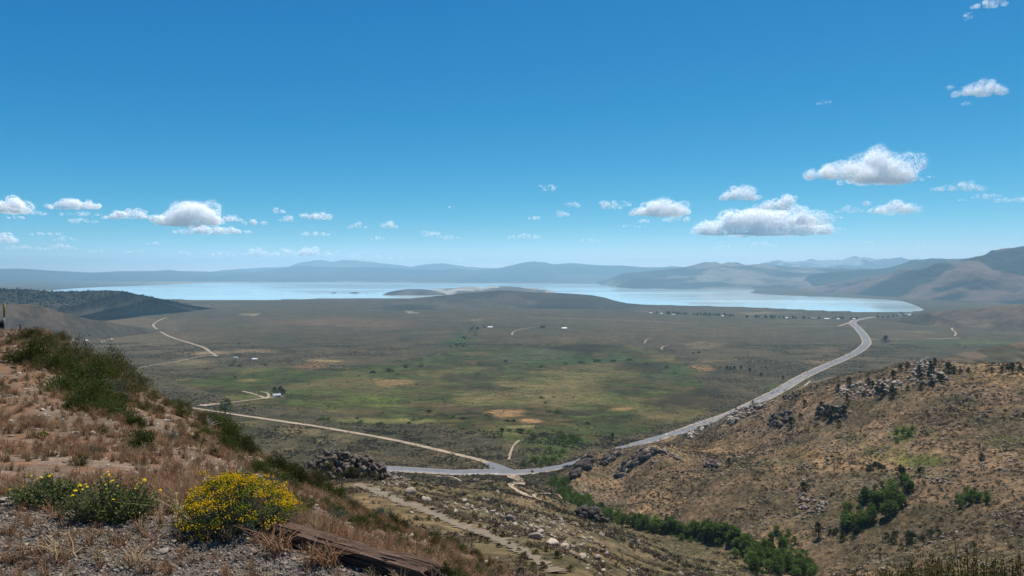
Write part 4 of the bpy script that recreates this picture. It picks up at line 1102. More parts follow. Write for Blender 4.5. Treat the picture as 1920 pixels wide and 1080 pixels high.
# creek line trees in the middle of the plain and at the farms
for u, v in along([(845, 657), (860, 645), (872, 632), (885, 620)], 22, (7, 4), rng):
    p = ground.hit(u, v, 650); plant("creek_shrub", "meadow", p, rng.uniform(4, 7), "shrub along the small creek on the plain", "shrub", "shrubs along the plain creek", 1.2)
for u, v in along([(890, 618), (912, 617), (908, 614)], 9, (5, 1), rng):
    p = ground.hit(u, v, 1500); plant("farm_tree", "juniper", p, rng.uniform(9, 15), "dark tree around the distant farmhouse", "tree", "trees at the distant farmhouse", 1.2)
for u, v in along([(1006, 614), (1022, 614.5)], 6, (1, .4), rng):
    p = ground.hit(u, v, 1500); plant("farm_tree", "meadow", p, rng.uniform(7, 11), "dark tree at the end of the farm drive", "tree", "trees at the farm drive", 1.2)
for u, v in along([(1225, 588), (1375, 593)], 46, (3, .5), rng):
    p = ground.hit(u, v, 2500); plant("village_tree", "juniper", p, rng.uniform(11, 22), "tiny dark tree among the lakeside village houses", "tree", "trees of the lakeside village", 1.5)
for u, v in along([(1400, 595.5), (1470, 597), (1610, 599)], 44, (2, .4), rng):
    p = ground.hit(u, v, 2500); plant("village_tree", "juniper", p, rng.uniform(10, 20), "tiny dark tree in the row beside the highway village", "tree", "trees of the highway village", 1.4)
for u, v in [(1646, 597), (1655, 598), (1665, 598), (1675, 597), (1682, 597), (1694, 594), (1712, 593), (1690, 589.5), (1543, 586.5), (1561, 587), (1797, 592), (1905, 590)]:
    p = ground.hit(u, v, 2500); plant("far_tree", "juniper", p, rng.uniform(14, 24), "small dark tree near the lake end of the highway", "tree", "trees near the lake end", 1.3)

# ------------------------------------------------------------------ outcrops and boulders
rngr = np.random.default_rng(77)
ROCKS = {m_: [] for m_ in ("brown_rock", "dark_rock", "pale_rock", "stone", "tan_rock")}
for m_ in ROCKS:
    for i in range(8):
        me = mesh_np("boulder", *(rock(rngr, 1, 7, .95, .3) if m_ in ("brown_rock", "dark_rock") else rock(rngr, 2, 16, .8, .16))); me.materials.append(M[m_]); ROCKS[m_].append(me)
def boulder(name, mat, p, s, label=None, group=None, parent=None, squash=1.0, rngr=rngr):
    o = obj(name, ROCKS[mat][int(rngr.integers(8))], None, parent)
    o.location = p
    o.scale = (s * rngr.uniform(.85, 1.2), s * rngr.uniform(.8, 1.1), s * squash * rngr.uniform(.8, 1.15))
    o.rotation_euler = (rngr.uniform(-.35, .35), rngr.uniform(-.35, .35), rngr.uniform(0, 6.28))
    if parent is None: tag(o, label, "boulder", group)
    LAST[0] = o
    return o
LAST = [None]
def outcrop(poly, n, size, mat, label, D=None, dmin=150, squash=1.0, strike=None):
    pts = []
    for u, v in in_poly(poly, n, rngr):
        if D is None:
            p = ground.hit(u, v, dmin); p = p + [0, 0, px(p, size) * .15]
        else:
            q = np.array(poly); f_ = (v - q[:, 1].min()) / np.ptp(q[:, 1])
            p = pix(u, v, D - 9 * f_ + rngr.uniform(-3, 3))
        pts.append(p)
    base = np.mean(pts, 0); base[2] = float(ground.h(base[0], base[1]))
    e = empty("rock_outcrop", base)
    tag(e, label, "outcrop")
    if D is not None:      # the solid heart of the crag
        c_ = np.mean(np.array(poly), 0)
        for u, v in in_poly(poly, 40, rngr):
            u, v = c_[0] + (u - c_[0]) * .82, c_[1] + (v - c_[1]) * .7 + 3
            p = pix(u, v, D - 3)
            boulder("boulder", mat, p - base, px(p, size) * rngr.uniform(.75, 1.1), parent=e, squash=.8)
    for p in pts:
        boulder("boulder", mat if mat == "brown_rock" or rngr.uniform() < .8 else "tan_rock", p - base, px(p, size) * min(.62, .2 + rngr.exponential(.17)), parent=e, squash=squash)
        if strike is not None:
            o = e.children[-1] if False else LAST[0]
            o.rotation_euler = (rngr.normal() * .12, -.55 + rngr.normal() * .15, strike + rngr.normal() * .2)
            o.scale = (o.scale[0] * 1.5, o.scale[1] * .9, o.scale[2] * 1.25)
            if D is not None:
                o.rotation_euler = (rngr.normal() * .45, -.5 + rngr.normal() * .4, rngr.uniform(0, 6.28))
                o.scale = (o.scale[0] * .8, o.scale[1], o.scale[2] * 1.15)
    return e
outcrop([(577, 864), (600, 847), (640, 850), (690, 855), (715, 872), (735, 893), (700, 908), (640, 903), (600, 893)], 280, 14, "brown_rock", "jagged dark brown rock outcrop above the sandy track", D=192, strike=.25)
outcrop([(700, 880), (740, 890), (775, 915), (740, 915), (705, 905)], 40, 10, "tan_rock", "tumbled tan blocks spilling right from the jagged dark outcrop")
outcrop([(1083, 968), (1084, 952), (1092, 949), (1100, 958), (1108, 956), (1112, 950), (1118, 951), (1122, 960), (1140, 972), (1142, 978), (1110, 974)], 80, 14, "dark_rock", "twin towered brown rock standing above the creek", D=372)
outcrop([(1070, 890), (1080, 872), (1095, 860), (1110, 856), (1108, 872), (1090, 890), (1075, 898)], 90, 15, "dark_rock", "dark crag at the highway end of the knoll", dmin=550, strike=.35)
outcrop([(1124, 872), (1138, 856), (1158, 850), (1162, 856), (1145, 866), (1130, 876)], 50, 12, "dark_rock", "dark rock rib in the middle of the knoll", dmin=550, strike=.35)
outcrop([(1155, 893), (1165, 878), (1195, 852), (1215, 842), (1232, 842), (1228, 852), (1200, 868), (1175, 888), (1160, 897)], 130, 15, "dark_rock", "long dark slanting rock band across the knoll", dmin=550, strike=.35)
outcrop([(1232, 842), (1258, 848), (1280, 862), (1284, 868), (1262, 858), (1236, 850)], 40, 11, "tan_rock", "brown rocky crest falling right from the knoll", dmin=550)
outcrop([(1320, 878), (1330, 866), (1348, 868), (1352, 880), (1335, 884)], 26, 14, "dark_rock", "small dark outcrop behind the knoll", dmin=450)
outcrop([(1700, 718), (1705, 695), (1722, 680), (1738, 672), (1750, 680), (1765, 700), (1780, 712), (1740, 722)], 100, 11, "pale_rock", "pale summit outcrop of the ridge with junipers", dmin=400)
outcrop([(1565, 738), (1590, 722), (1640, 716), (1690, 716), (1690, 730), (1640, 742), (1580, 745)], 100, 13, "pale_rock", "pale rock band below the summit outcrop", dmin=400)
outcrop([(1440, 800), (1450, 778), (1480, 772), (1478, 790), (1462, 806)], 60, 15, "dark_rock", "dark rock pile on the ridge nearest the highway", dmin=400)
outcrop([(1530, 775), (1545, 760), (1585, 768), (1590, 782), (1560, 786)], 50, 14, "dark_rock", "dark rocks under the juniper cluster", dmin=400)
outcrop([(1360, 790), (1380, 772), (1420, 758), (1440, 762), (1400, 782), (1370, 798)], 70, 12, "pale_rock", "grey rocks where the ridge meets the highway", dmin=500)
outcrop([(1285, 822), (1300, 808), (1320, 800), (1316, 812), (1296, 826)], 36, 12, "pale_rock", "lowest grey rocks at the toe of the ridge", dmin=500)
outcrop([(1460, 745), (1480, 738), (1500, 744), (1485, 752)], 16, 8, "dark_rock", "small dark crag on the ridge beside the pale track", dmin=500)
outcrop([(1490, 948), (1500, 925), (1545, 930), (1555, 960), (1510, 965)], 60, 11, "tan_rock", "tan broken ledges on the brown lower slope", dmin=300)
outcrop([(1715, 900), (1730, 890), (1770, 892), (1775, 905), (1740, 908)], 26, 7, "pale_rock", "grey stones above the aspen copse", dmin=300)
outcrop([(1495, 880), (1510, 868), (1560, 862), (1560, 875), (1520, 885)], 30, 7, "tan_rock", "tan rocks along the middle of the hillside", dmin=300)
outcrop([(152, 636), (185, 628), (212, 636), (205, 646), (165, 648)], 26, 7, "pale_rock", "pale rocks on the plain behind the green shrubs", dmin=900)
outcrop([(900, 975), (935, 962), (1000, 985), (1045, 1005), (1035, 1018), (980, 1000), (930, 988)], 90, 9, "tan_rock", "tan slabs covering the bank beside the sandy track", dmin=70, squash=.55)
BL = [(440, 188, 100, "pointed pale boulder at the upper end of the boulder line"), (560, 245, 80, "tall split pale boulder next to the pointed one"), (535, 222, 35, None), (840, 250, 55, "upright pale boulder topping a small pile above the track"), (865, 280, 50, None), (900, 300, 38, None), (715, 262, 40, None), (780, 268, 40, None), (775, 325, 48, None), (1060, 330, 60, "grey boulder on the skyline of the tan slabs"), (1010, 330, 32, None), (1085, 355, 50, None), (1190, 392, 92, "broad pale slab boulder in the middle of the line"), (1140, 345, 32, None), (1215, 425, 60, None), (1300, 415, 42, None), (1340, 440, 62, None), (1385, 446, 42, None), (1415, 478, 62, None), (1420, 440, 36, None),
      (1385, 522, 112, "largest smooth grey boulder near the track end"), (1500, 572, 100, "rounded tan boulder right of the largest grey one"), (1590, 612, 112, "flat pale double boulder lowest in the line"), (1650, 645, 60, None), (1710, 480, 40, "upper of two round boulders apart from the line"), (1735, 526, 44, "lower of two round boulders apart from the line"), (1495, 505, 36, None), (1600, 550, 36, None), (1640, 585, 58, None), (1715, 582, 46, None), (1790, 525, 42, None), (1730, 665, 60, None), (1840, 675, 70, None), (200, 168, 42, "flat white slab lying on the sandy track"), (445, 330, 30, None), (1780, 610, 28, None), (1880, 585, 32, None), (1880, 775, 50, None)]
for x_, y_, w, lab in BL:
    u, v = 660 + x_ * .25, 880 + y_ * .25
    p = ground.hit(u, v, 62); s = px(p, w * .25) * .62
    boulder("boulder", "pale_rock", p + [0, 0, s * .3], s, lab or "pale granite boulder in the line beside the sandy track", "boulders beside the sandy track", None, .85)
for x_, y_, w in ((1260, 470, 40), (1212, 466, 26)):
    p = ground.hit(660 + x_ * .25, 880 + y_ * .25, 62); s = px(p, w * .25) * .5
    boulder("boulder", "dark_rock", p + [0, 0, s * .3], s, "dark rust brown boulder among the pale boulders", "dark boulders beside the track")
for u, v in in_poly([(960, 985), (1010, 985), (1100, 1030), (1180, 1060), (1230, 1078), (1090, 1078), (1060, 1045), (1010, 1015)], 46, rngr):
    p = ground.hit(u, v, 62); s = px(p, rngr.uniform(4, 11)) * .5
    boulder("boulder", "pale_rock", p + [0, 0, s * .2], s, "small pale stone block on the slope below the boulder line", "stone blocks below the boulder line", None, .7)
for u, v in in_poly([(590, 872), (650, 868), (720, 892), (700, 906), (620, 900)], 12, rngr):
    p = pix(u, v, 181)
    plant("crag_shrub", "olive", p - [0, 0, .6], rng.uniform(1.0, 2.0), "olive shrub growing among the rocks of the jagged dark outcrop", "shrub", "shrubs on the dark outcrop", 1.0)
# low shrubs along the track
TSH = [(420, 245, 110), (540, 290, 70), (600, 305, 70), (830, 395, 90), (890, 410, 80), (960, 430, 70), (1065, 475, 80), (1130, 500, 90), (1240, 550, 50), (1340, 580, 80), (1290, 665, 130), (1460, 610, 100), (1380, 640, 110), (1250, 610, 70), (890, 500, 80), (960, 540, 80), (1020, 545, 100), (1100, 580, 80), (580, 375, 80), (640, 385, 80), (720, 345, 60), (1430, 745, 140), (1540, 660, 120), (1360, 730, 100), (1640, 760, 120), (1180, 560, 60), (240, 155, 45), (280, 205, 60), (340, 215, 60), (500, 265, 40)]
for x_, y_, w in TSH:
    u, v = 660 + x_ * .25, 880 + y_ * .25
    p = ground.hit(u, v + 2, 62)
    if p is not None: plant("track_shrub", "meadow" if rng.uniform() < .25 else "olive", p, px(p, w * .25) * .42, "low olive shrub on the edge of the sandy track", "shrub", "shrubs along the sandy track", .95)

# ------------------------------------------------------------------ houses, cars, poles
def gable(w, d, h, r, ov=.4):
    v = np.array([[-w / 2 - ov, -d / 2 - ov, h], [w / 2 + ov, -d / 2 - ov, h], [w / 2 + ov, 0, h + r], [-w / 2 - ov, 0, h + r], [w / 2 + ov, d / 2 + ov, h], [-w / 2 - ov, d / 2 + ov, h],
                  [-w / 2 - ov, -d / 2 - ov, h - .25], [w / 2 + ov, -d / 2 - ov, h - .25], [w / 2 + ov, d / 2 + ov, h - .25], [-w / 2 - ov, d / 2 + ov, h - .25]])
    f = [[0, 1, 2, 3], [3, 2, 4, 5], [6, 7, 1, 0], [8, 9, 5, 4], [9, 8, 7, 6]]
    t = [[0, 3, 5, 9], [0, 9, 6, 0], [1, 7, 8, 4], [1, 4, 2, 1]]
    return v, np.array(f + [[0, 3, 5, 5][:4], ] * 0)
def house(u, v, w, d, h, wall, roof, label, rz=0.2, dmin=700, group=None):
    p = ground.hit(u, v, dmin)
    e = empty("house", p, rz)
    tag(e, label, "house", group)
    r = d * .28
    bv = np.array([[-w / 2, -d / 2, -1], [w / 2, -d / 2, -1], [w / 2, d / 2, -1], [-w / 2, d / 2, -1], [-w / 2, -d / 2, h], [w / 2, -d / 2, h], [w / 2, d / 2, h], [-w / 2, d / 2, h], [-w / 2, 0, h + r], [w / 2, 0, h + r]])
    me = bpy.data.meshes.new("wall")
    me.from_pydata([tuple(q) for q in bv], [], [(0, 1, 5, 4), (2, 3, 7, 6), (1, 2, 6, 9, 5), (3, 0, 4, 8, 7), (3, 2, 1, 0)])
    obj("wall", me, M[wall], e)
    ov = .5
    rv = [(-w / 2 - ov, -d / 2 - ov, h - .2), (w / 2 + ov, -d / 2 - ov, h - .2), (w / 2 + ov, 0, h + r + .1), (-w / 2 - ov, 0, h + r + .1), (w / 2 + ov, d / 2 + ov, h - .2), (-w / 2 - ov, d / 2 + ov, h - .2)]
    rv += [(a, b_, c + .25) for a, b_, c in rv]
    me = bpy.data.meshes.new("roof")
    me.from_pydata(rv, [], [(6, 7, 8, 9), (9, 8, 10, 11), (3, 2, 1, 0), (5, 4, 2, 3), (0, 1, 7, 6), (4, 5, 11, 10), (0, 6, 9, 3), (3, 9, 11, 5), (1, 2, 8, 7), (2, 4, 10, 8)])
    obj("roof", me, M[roof], e)
    obj("door", mesh_np("door", *box(w * .1, -d / 2 - .04, 1.0, 1.1, .08, 2.1)), M["window"], e)
    for k in (-.32, .36): obj("window", mesh_np("window", *box(w * k, -d / 2 - .04, 1.6, 1.6, .08, 1.1)), M["window"], e)
house(519, 744, 13, 8, 3.2, "house_wall", "roof_grey", "small barn with a bright metal roof at the end of the farm track", .35)
house(442, 672, 12, 8, 3, "house_wall", "roof_grey", "pale blue grey house on the left edge of the meadow", .1)
house(478, 675, 16, 9, 3, "house_tan", "roof_white", "long pale house beside the small tree above the meadow", -.1)
house(919, 615.5, 26, 14, 6, "house_wall", "roof_white", "white farmhouse beside dark trees on the middle plain", .1, 1500)
house(1058, 617.5, 26, 14, 6, "house_wall", "roof_grey", "lone white house right of the farm drive", .2, 1500)
VH = [(1220, 588, 18, "roof_white", "white house at the left end of the lakeside village"), (1240, 589, 14, "roof_grey", None), (1263, 590.5, 24, "roof_white", "long white roofed house in the lakeside village"), (1285, 590, 13, "roof_grey", None), (1327, 591.5, 15, "roof_grey", None), (1310, 590.5, 14, "roof_white", None), (1355, 593, 16, "roof_grey", None)]
for u, v, w, rf, lab in VH: house(u, v, w, 11, 4.5, "house_wall", rf, lab or "small grey roofed house among the lakeside village trees" if rf == "roof_grey" or lab else "second white roofed house among the lakeside village trees", rng.uniform(-.3, .3), 2500, "houses of the lakeside village")
for u, v, w, wl, rf, lab in [(1475, 597.5, 17, "house_wall", "roof_white", "white house by the left trees of the highway village"), (1522, 598, 16, "house_tan", "roof_red", "orange roofed house in the highway village"), (1528, 598.5, 10, "house_wall", "roof_white", "small white house next to the orange roofed one"), (1550, 599, 30, "house_wall", "roof_white", "longest white building in the highway village"), (1571, 599.5, 22, "house_wall", "roof_grey", "low grey building in the highway village"), (1601, 599.5, 16, "house_wall", "roof_white", "bright white house beside the highway bend"), (1705, 592, 20, "house_wall", "roof_white", "white building alone by the far piece of highway")]:
    house(u, v, w, 12, 5, wl, rf, lab, rng.uniform(-.2, .2), 2500)

def car_meshes():
    body, f1 = [], []
    prof = np.array([(-2.2, .35), (-2.2, .85), (-1.9, .98), (-1.2, 1.0), (-.75, 1.45), (.55, 1.48), (1.15, 1.0), (2.0, .9), (2.2, .7), (2.2, .35)])
    n = len(prof); v = []
    for s, sh in ((-.85, 1), (.85, 1)):
        for x_, z_ in prof:
            v.append((x_, s * (.82 if z_ > 1.1 else 1.0), z_))
    faces = [tuple(range(n - 1, -1, -1)), tuple(range(n, 2 * n))] + [(i, (i + 1) % n, n + (i + 1) % n, n + i) for i in range(n)]
    b_ = bpy.data.meshes.new("body"); b_.from_pydata(v, [], faces)
    g = bpy.data.meshes.new("glass")
    gv = [(-1.12, -.72, 1.05), (-1.12, .72, 1.05), (-.78, .62, 1.4), (-.78, -.62, 1.4), (.6, -.62, 1.43), (.6, .62, 1.43), (1.1, .72, 1.05), (1.1, -.72, 1.05)]
    gv = [(x_ * 1.03, y_ * 1.0, z_ + .02) for x_, y_, z_ in gv] + [(-.9, -.845, 1.02), (.95, -.845, 1.02), (.5, -.72, 1.4), (-.65, -.72, 1.4), (-.9, .845, 1.02), (.95, .845, 1.02), (.5, .72, 1.4), (-.65, .72, 1.4)]
    g.from_pydata(gv, [], [(0, 3, 2, 1), (4, 7, 6, 5), (8, 9, 10, 11), (13, 12, 15, 14)]); g.materials.append(M["window"])
    a = np.linspace(0, 2 * PI, 12, endpoint=False)
    wv = [(.33 * math.cos(t), s, .33 * math.sin(t)) for s in (-.11, .11) for t in a]
    w = bpy.data.meshes.new("wheel"); w.from_pydata(wv, [], [tuple(range(11, -1, -1)), tuple(range(12, 24))] + [(i, (i + 1) % 12, 12 + (i + 1) % 12, 12 + i) for i in range(12)]); w.materials.append(M["tyre"])
    return b_, g, w
CB, CG, CW = car_meshes()
def car(u, v, col, label, side=3.0, scale=1.0, dmin=700):
    p = ground.hit(u, v, dmin)
    i = int(((HW - p[:2]) ** 2).sum(1).argmin()); i = min(max(i, 1), len(HW) - 2)
    t = HW[i + 1] - HW[i - 1]; t /= np.linalg.norm(t); nr = np.array([t[1], -t[0]])
    q = HW[i] + nr * side
    z = float(ground.h(*q)) + .25 + .00012 * q[1] + .25
    e = empty("car", (q[0], q[1], z), math.atan2(t[1], t[0]) + (PI if side < 0 else 0), scale)
    tag(e, label, "car")
    b_ = CB.copy(); b_.materials.append(M["car_" + col])
    obj("body", b_, None, e); obj("windows", CG, None, e)
    for x_ in (-1.35, 1.35):
        for y_ in (-.8, .8):
            w = obj("wheel", CW, None, e); w.location = (x_, y_, .33)
car(1255, 817, "white", "white car driving on the highway past the rocky ridge", -3.2, 1.5)
car(1172, 842, "dark", "dark car on the highway just above the knoll", 3.2, 1.5)
car(1157, 847, "dark", "dark car half hidden behind the knoll crest", 3.2, 1.3)
car(1448, 739, "dark", "dark car on the highway beside the meadow edge", -3, 1.3)
car(1557, 681, "dark", "first dark car of two close together far up the highway", -4, 1.6)
car(1564, 678, "dark", "second dark car of two close together far up the highway", -4, 1.6)
car(1619, 640, "white", "white car in the right hand bend of the highway", -4, 1.8)
car(1601, 609, "white", "white van sized car on the last bend before the village", 4, 2.6)

def pole(u, v, h, label=None, dmin=700):
    p = ground.hit(u, v, dmin)
    e = empty("utility_pole", p, .5)
    tag(e, label or "thin wooden utility pole in the line beside the highway", "pole", "utility poles along the highway")
    obj("post", mesh_np("post", *tube([[0, 0, -.5], [0, 0, h * .5], [0, 0, h]], [.2, .17, .13], 6)), M["pole_wood"], e)
    obj("crossarm", mesh_np("crossarm", *box(0, 0, h - .6, 2.6, .14, .16)), M["pole_wood"], e)
for u, v in [(997, 893), (1041, 874), (1144, 846), (1185, 828), (1225, 812), (1267, 797), (1333, 770), (1360, 758), (1389, 742), (1413, 732), (1435, 722)]:
    pole(u, v, 11, dmin=600)
pole(1034, 935, 9, "utility pole standing below the highway near the creek", 400)
p = ground.hit(998, 893, 600)
e = empty("road_sign", p, 0); tag(e, "small orange diamond sign on a post at the highway edge", "sign")
obj("post", mesh_np("post", *tube([[0, 0, 0], [0, 0, 4.4]], [.09, .09], 6)), M["grey_metal"], e)
sg = mesh_np("panel", *box(0, 0, 0, 2.4, .06, 2.4)); o = obj("panel", sg, M["sign_orange"], e); o.location = (0, -.12, 5.0); o.rotation_euler = (0, PI / 4, 0)

# ------------------------------------------------------------------ the near hillside: shrubs
def shrub_proto(seed, n, leaf, mat, stem=M["wood_stem"], k=46, flat=1.0, low=.0, up=.5, spread=.15):
    r = np.random.default_rng(seed)
    fo = mesh_np("foliage", *clumps(r, n, k, .92, leaf, spread, flat, low, up)); fo.materials.append(M[mat])
    parts = []
    for i in range(16):
        a = r.uniform(0, 6.28); b_ = r.uniform(.25, 1.1)
        e_ = np.array([math.cos(a) * b_ * .7, math.sin(a) * b_ * .7, r.uniform(.45, .85)])
        parts.append(tube([[0, 0, -.1], e_ * .45 + r.normal(size=3) * .06, e_], [.028, .018, .006], 4))
    st = mesh_np("stems", *merge(parts)); st.materials.append(stem)
    return st, fo
SH = {"bitter": [shrub_proto(500 + i, 4200, (.1, .035), "bitterbrush") for i in range(4)],
      "olive": [shrub_proto(510 + i, 3400, (.11, .03), "olive_leaf", up=1.0) for i in range(3)],
      "sage": [shrub_proto(520 + i, 3200, (.1, .03), "sage_leaf", up=1.0) for i in range(3)],
      "russet": [shrub_proto(530 + i, 2600, (.13, .025), "russet_leaf", up=1.0) for i in range(3)]}
KINDS = {"b": ("bitterbrush_shrub", "bitter"), "o": ("olive_shrub", "olive"), "s": ("sagebrush_shrub", "sage"), "r": ("dry_shrub", "russet")}
def near_shrub(u, v, r, k, label, group, hz=1.0):
    p = hill.hit(u, v + r * .62)
    if p is None: p = hill.hit(u, v + r * 1.3)
    if p is None: return
    s = px(p, r) * (1.3 if u > 400 else 1.0)
    nm, kk = KINDS[k]
    e = empty(nm, p - [0, 0, s * .12], rng.uniform(0, 6.28), (s * 1.2, s * 1.2, s * hz * rng.uniform(1.05, 1.4)))
    st, fo = SH[kk][int(rng.integers(len(SH[kk])))]
    obj("stems", st, None, e); obj("foliage", fo, None, e)
    tag(e, label, "shrub", group)
NS = [(50, 657, 40, "b", "large dark green shrub nearest the top left corner of the slope"), (90, 673, 32, "b", 0), (77, 632, 26, "o", 0), (53, 622, 18, "b", 0), (110, 627, 17, "o", 0), (133, 660, 36, "o", 0), (130, 682, 26, "b", 0), (200, 672, 34, "o", "tall olive shrub breaking the skyline of the slope"), (217, 688, 30, "o", 0), (180, 685, 30, "b", 0), (140, 713, 42, "b", 0), (113, 720, 28, "b", 0), (173, 733, 42, "b", 0), (143, 753, 28, "b", 0), (200, 760, 30, "b", 0), (233, 770, 28, "b", 0), (253, 789, 20, "b", 0), (200, 720, 26, "s", "grey green sagebrush amid the dark shrubs"), (233, 717, 28, "o", 0), (260, 712, 20, "o", 0), (273, 757, 22, "o", 0), (293, 767, 17, "r", 0),
      (20, 636, 16, "o", 0), (95, 650, 24, "o", 0), (160, 650, 22, "o", 0), (165, 705, 26, "b", 0), (215, 740, 22, "b", 0), (245, 745, 18, "r", 0), (285, 738, 14, "o", 0), (310, 752, 14, "o", 0),
      (260, 824, 33, "b", "round green shrub alone on the open brown slope"), (319, 818, 16, "s", "small grey sagebrush right of the round green shrub"), (170, 843, 18, "s", "pale green tuft shrub left of the round green shrub"), (147, 862, 18, "o", "low olive shrub above the yellow flowered weeds"), (120, 840, 12, "o", "smaller olive tuft above the low olive shrub"), (187, 805, 14, "o", "little olive shrub beside the white stone"), (7, 727, 9, "o", "tiny olive tuft at the left edge of the slope"),
      (333, 745, 15, "o", 0), (345, 752, 14, "o", 0), (360, 756, 12, "r", 0), (375, 770, 15, "r", 0), (390, 782, 20, "b", 0), (410, 795, 23, "b", 0), (423, 809, 22, "b", 0), (400, 815, 14, "r", 0), (444, 829, 22, "b", 0), (465, 845, 16, "o", 0), (489, 879, 19, "b", 0), (518, 868, 20, "b", 0), (554, 872, 15, "o", 0), (557, 895, 19, "b", "dense green shrub right above the flowering bush"), (504, 842, 14, "o", 0), (477, 875, 14, "o", 0), (512, 892, 12, "b", 0), (540, 880, 14, "o", 0), (590, 883, 18, "o", 0), (607, 892, 17, "o", 0), (619, 910, 18, "b", 0), (643, 910, 15, "o", 0), (592, 910, 14, "b", 0), (575, 900, 12, "r", 0),
      (563, 942, 18, "b", "dark green shrub just right of the flowering bush"), (607, 928, 12, "o", 0), (625, 940, 10, "o", 0), (628, 957, 14, "b", 0), (646, 968, 12, "b", 0), (667, 983, 10, "b", 0), (684, 928, 14, "o", 0), (660, 940, 12, "s", 0), (711, 952, 16, "s", 0), (740, 968, 16, "b", 0), (761, 974, 12, "o", 0), (729, 992, 14, "b", 0), (758, 1022, 16, "b", 0), (797, 1039, 14, "b", "green shrub behind the end of the timber"), (779, 1007, 10, "o", 0), (809, 998, 12, "b", 0), (829, 992, 10, "o", 0), (844, 1016, 12, "o", 0), (820, 983, 9, "s", 0), (874, 1010, 10, "o", 0), (862, 1028, 10, "b", 0), (889, 1037, 10, "b", 0), (903, 1058, 12, "b", 0), (880, 1062, 10, "o", 0), (918, 1046, 10, "o", 0), (933, 1070, 10, "b", 0), (700, 940, 14, "s", 0), (725, 950, 12, "o", 0), (680, 960, 11, "r", 0), (770, 985, 11, "s", 0), (790, 990, 11, "r", 0), (835, 1040, 11, "o", 0), (850, 1000, 9, "o", 0), (640, 925, 13, "s", 0), (715, 1010, 11, "s", 0), (705, 985, 10, "r", 0), (810, 1020, 10, "r", 0)]
rn_ = np.random.default_rng(555)
for t in rn_.uniform(0, 1, 60):
    u = 330 + 600 * t
    v = np.interp(u, [330, 400, 500, 600, 700, 800, 900, 950], [757, 803, 866, 918, 970, 1022, 1064, 1085]) + abs(rn_.normal()) * 26 + 2
    NS.append((u, v, rn_.uniform(8, 17), "bbboos"[int(rn_.integers(6))], 0))
for u, v, r, k, lab in NS:
    if lab: near_shrub(u, v, r, k, lab, None)
    else:
        if u < 320: w = "upper left slope"; g_ = "upper"
        elif u < 560: w = "middle of the slope edge"; g_ = "middle"
        else: w = "slope edge falling towards the bottom"; g_ = "lower"
        kk = {"b": "dark green", "o": "olive", "s": "grey sage", "r": "dry russet"}[k]
        near_shrub(u, v, r, k, "%s shrub in the band along the %s" % (kk, w), "%s shrubs, %s slope" % (kk, g_))

# flowering rabbitbrush
def rabbitbrush():
    r = np.random.default_rng(610)
    p0 = hill.hit(438, 992)
    e = empty("flowering_bush", p0, 0)
    tag(e, "rounded grey green bush covered in golden yellow flowers beside the timber", "bush")
    n = 420
    a = r.uniform(0, 6.28, n); el = np.arccos(r.uniform(.05, 1, n))
    rad = np.array([.345, .28, .305]) * (1 + .07 * r.normal(size=(n, 1)))
    tip = np.stack([np.sin(el) * np.cos(a), np.sin(el) * np.sin(a), np.cos(el)], 1) * rad
    tip[:, 0] += .05 * (1 - tip[:, 2] / .32)
    st, lv_c, lv_d = [], [], []
    for i in range(n):
        b0 = np.array([r.normal() * .04, r.normal() * .04, -.02])
        mid = (b0 + tip[i]) / 2 + [0, 0, -.03 * math.sin(el[i])]
        if i % 2 == 0: st.append(tube([b0, mid, tip[i]], [.004, .003, .0015], 3))
        for k in range(22):
            t = r.uniform(.35, 1.0)
            q = (1 - t) ** 2 * b0 + 2 * t * (1 - t) * mid + t * t * tip[i]
            lv_c.append(q + r.normal(size=3) * .012); lv_d.append((tip[i] - b0) * 1.2 / .33 + r.normal(size=3) * .6)
    obj("stems", mesh_np("stems", *merge(st)), M["wood_stem"], e)
    lc, ld = np.array(lv_c), np.array(lv_d)
    obj("leaves", mesh_np("leaves", *leaves(lc, ld, r.uniform(.02, .04, len(lc)), .0045, r)), M["rabbit_leaf"], e)
    v8 = np.array([[1, 0, 0], [-1, 0, 0], [0, 1, 0], [0, -1, 0], [0, 0, 1], [0, 0, -.6]]); f8 = np.array([[0, 2, 4], [2, 1, 4], [1, 3, 4], [3, 0, 4], [2, 0, 5], [1, 2, 5], [3, 1, 5], [0, 3, 5]])
    yel, grn = [], []
    bloom = fbm(tip[:, 0] * 9, tip[:, 2] * 9 + tip[:, 1] * 5, 3, 3)  # noise deciding which tips bear golden flowers and which green buds
    for i in range(n):
        if tip[i, 2] < .10 + .05 * r.normal(): continue
        isy = bloom[i] + .7 * r.normal() * .5 + (.25 if tip[i, 0] < -.08 else 0) + (.2 if tip[i, 2] > .16 else 0) > .16
        for k in range(20):
            q = tip[i] + r.normal(size=3) * [.021, .021, .008] + [0, 0, .006]
            s = r.uniform(.003, .0065)
            (yel if isy else grn).append((v8 * s + q, f8))
    obj("flowers", mesh_np("flowers", *merge(yel)), M["rabbit_flower"], e)
    obj("buds", mesh_np("buds", *merge(grn)), M["rabbit_green"], e)
rabbitbrush()

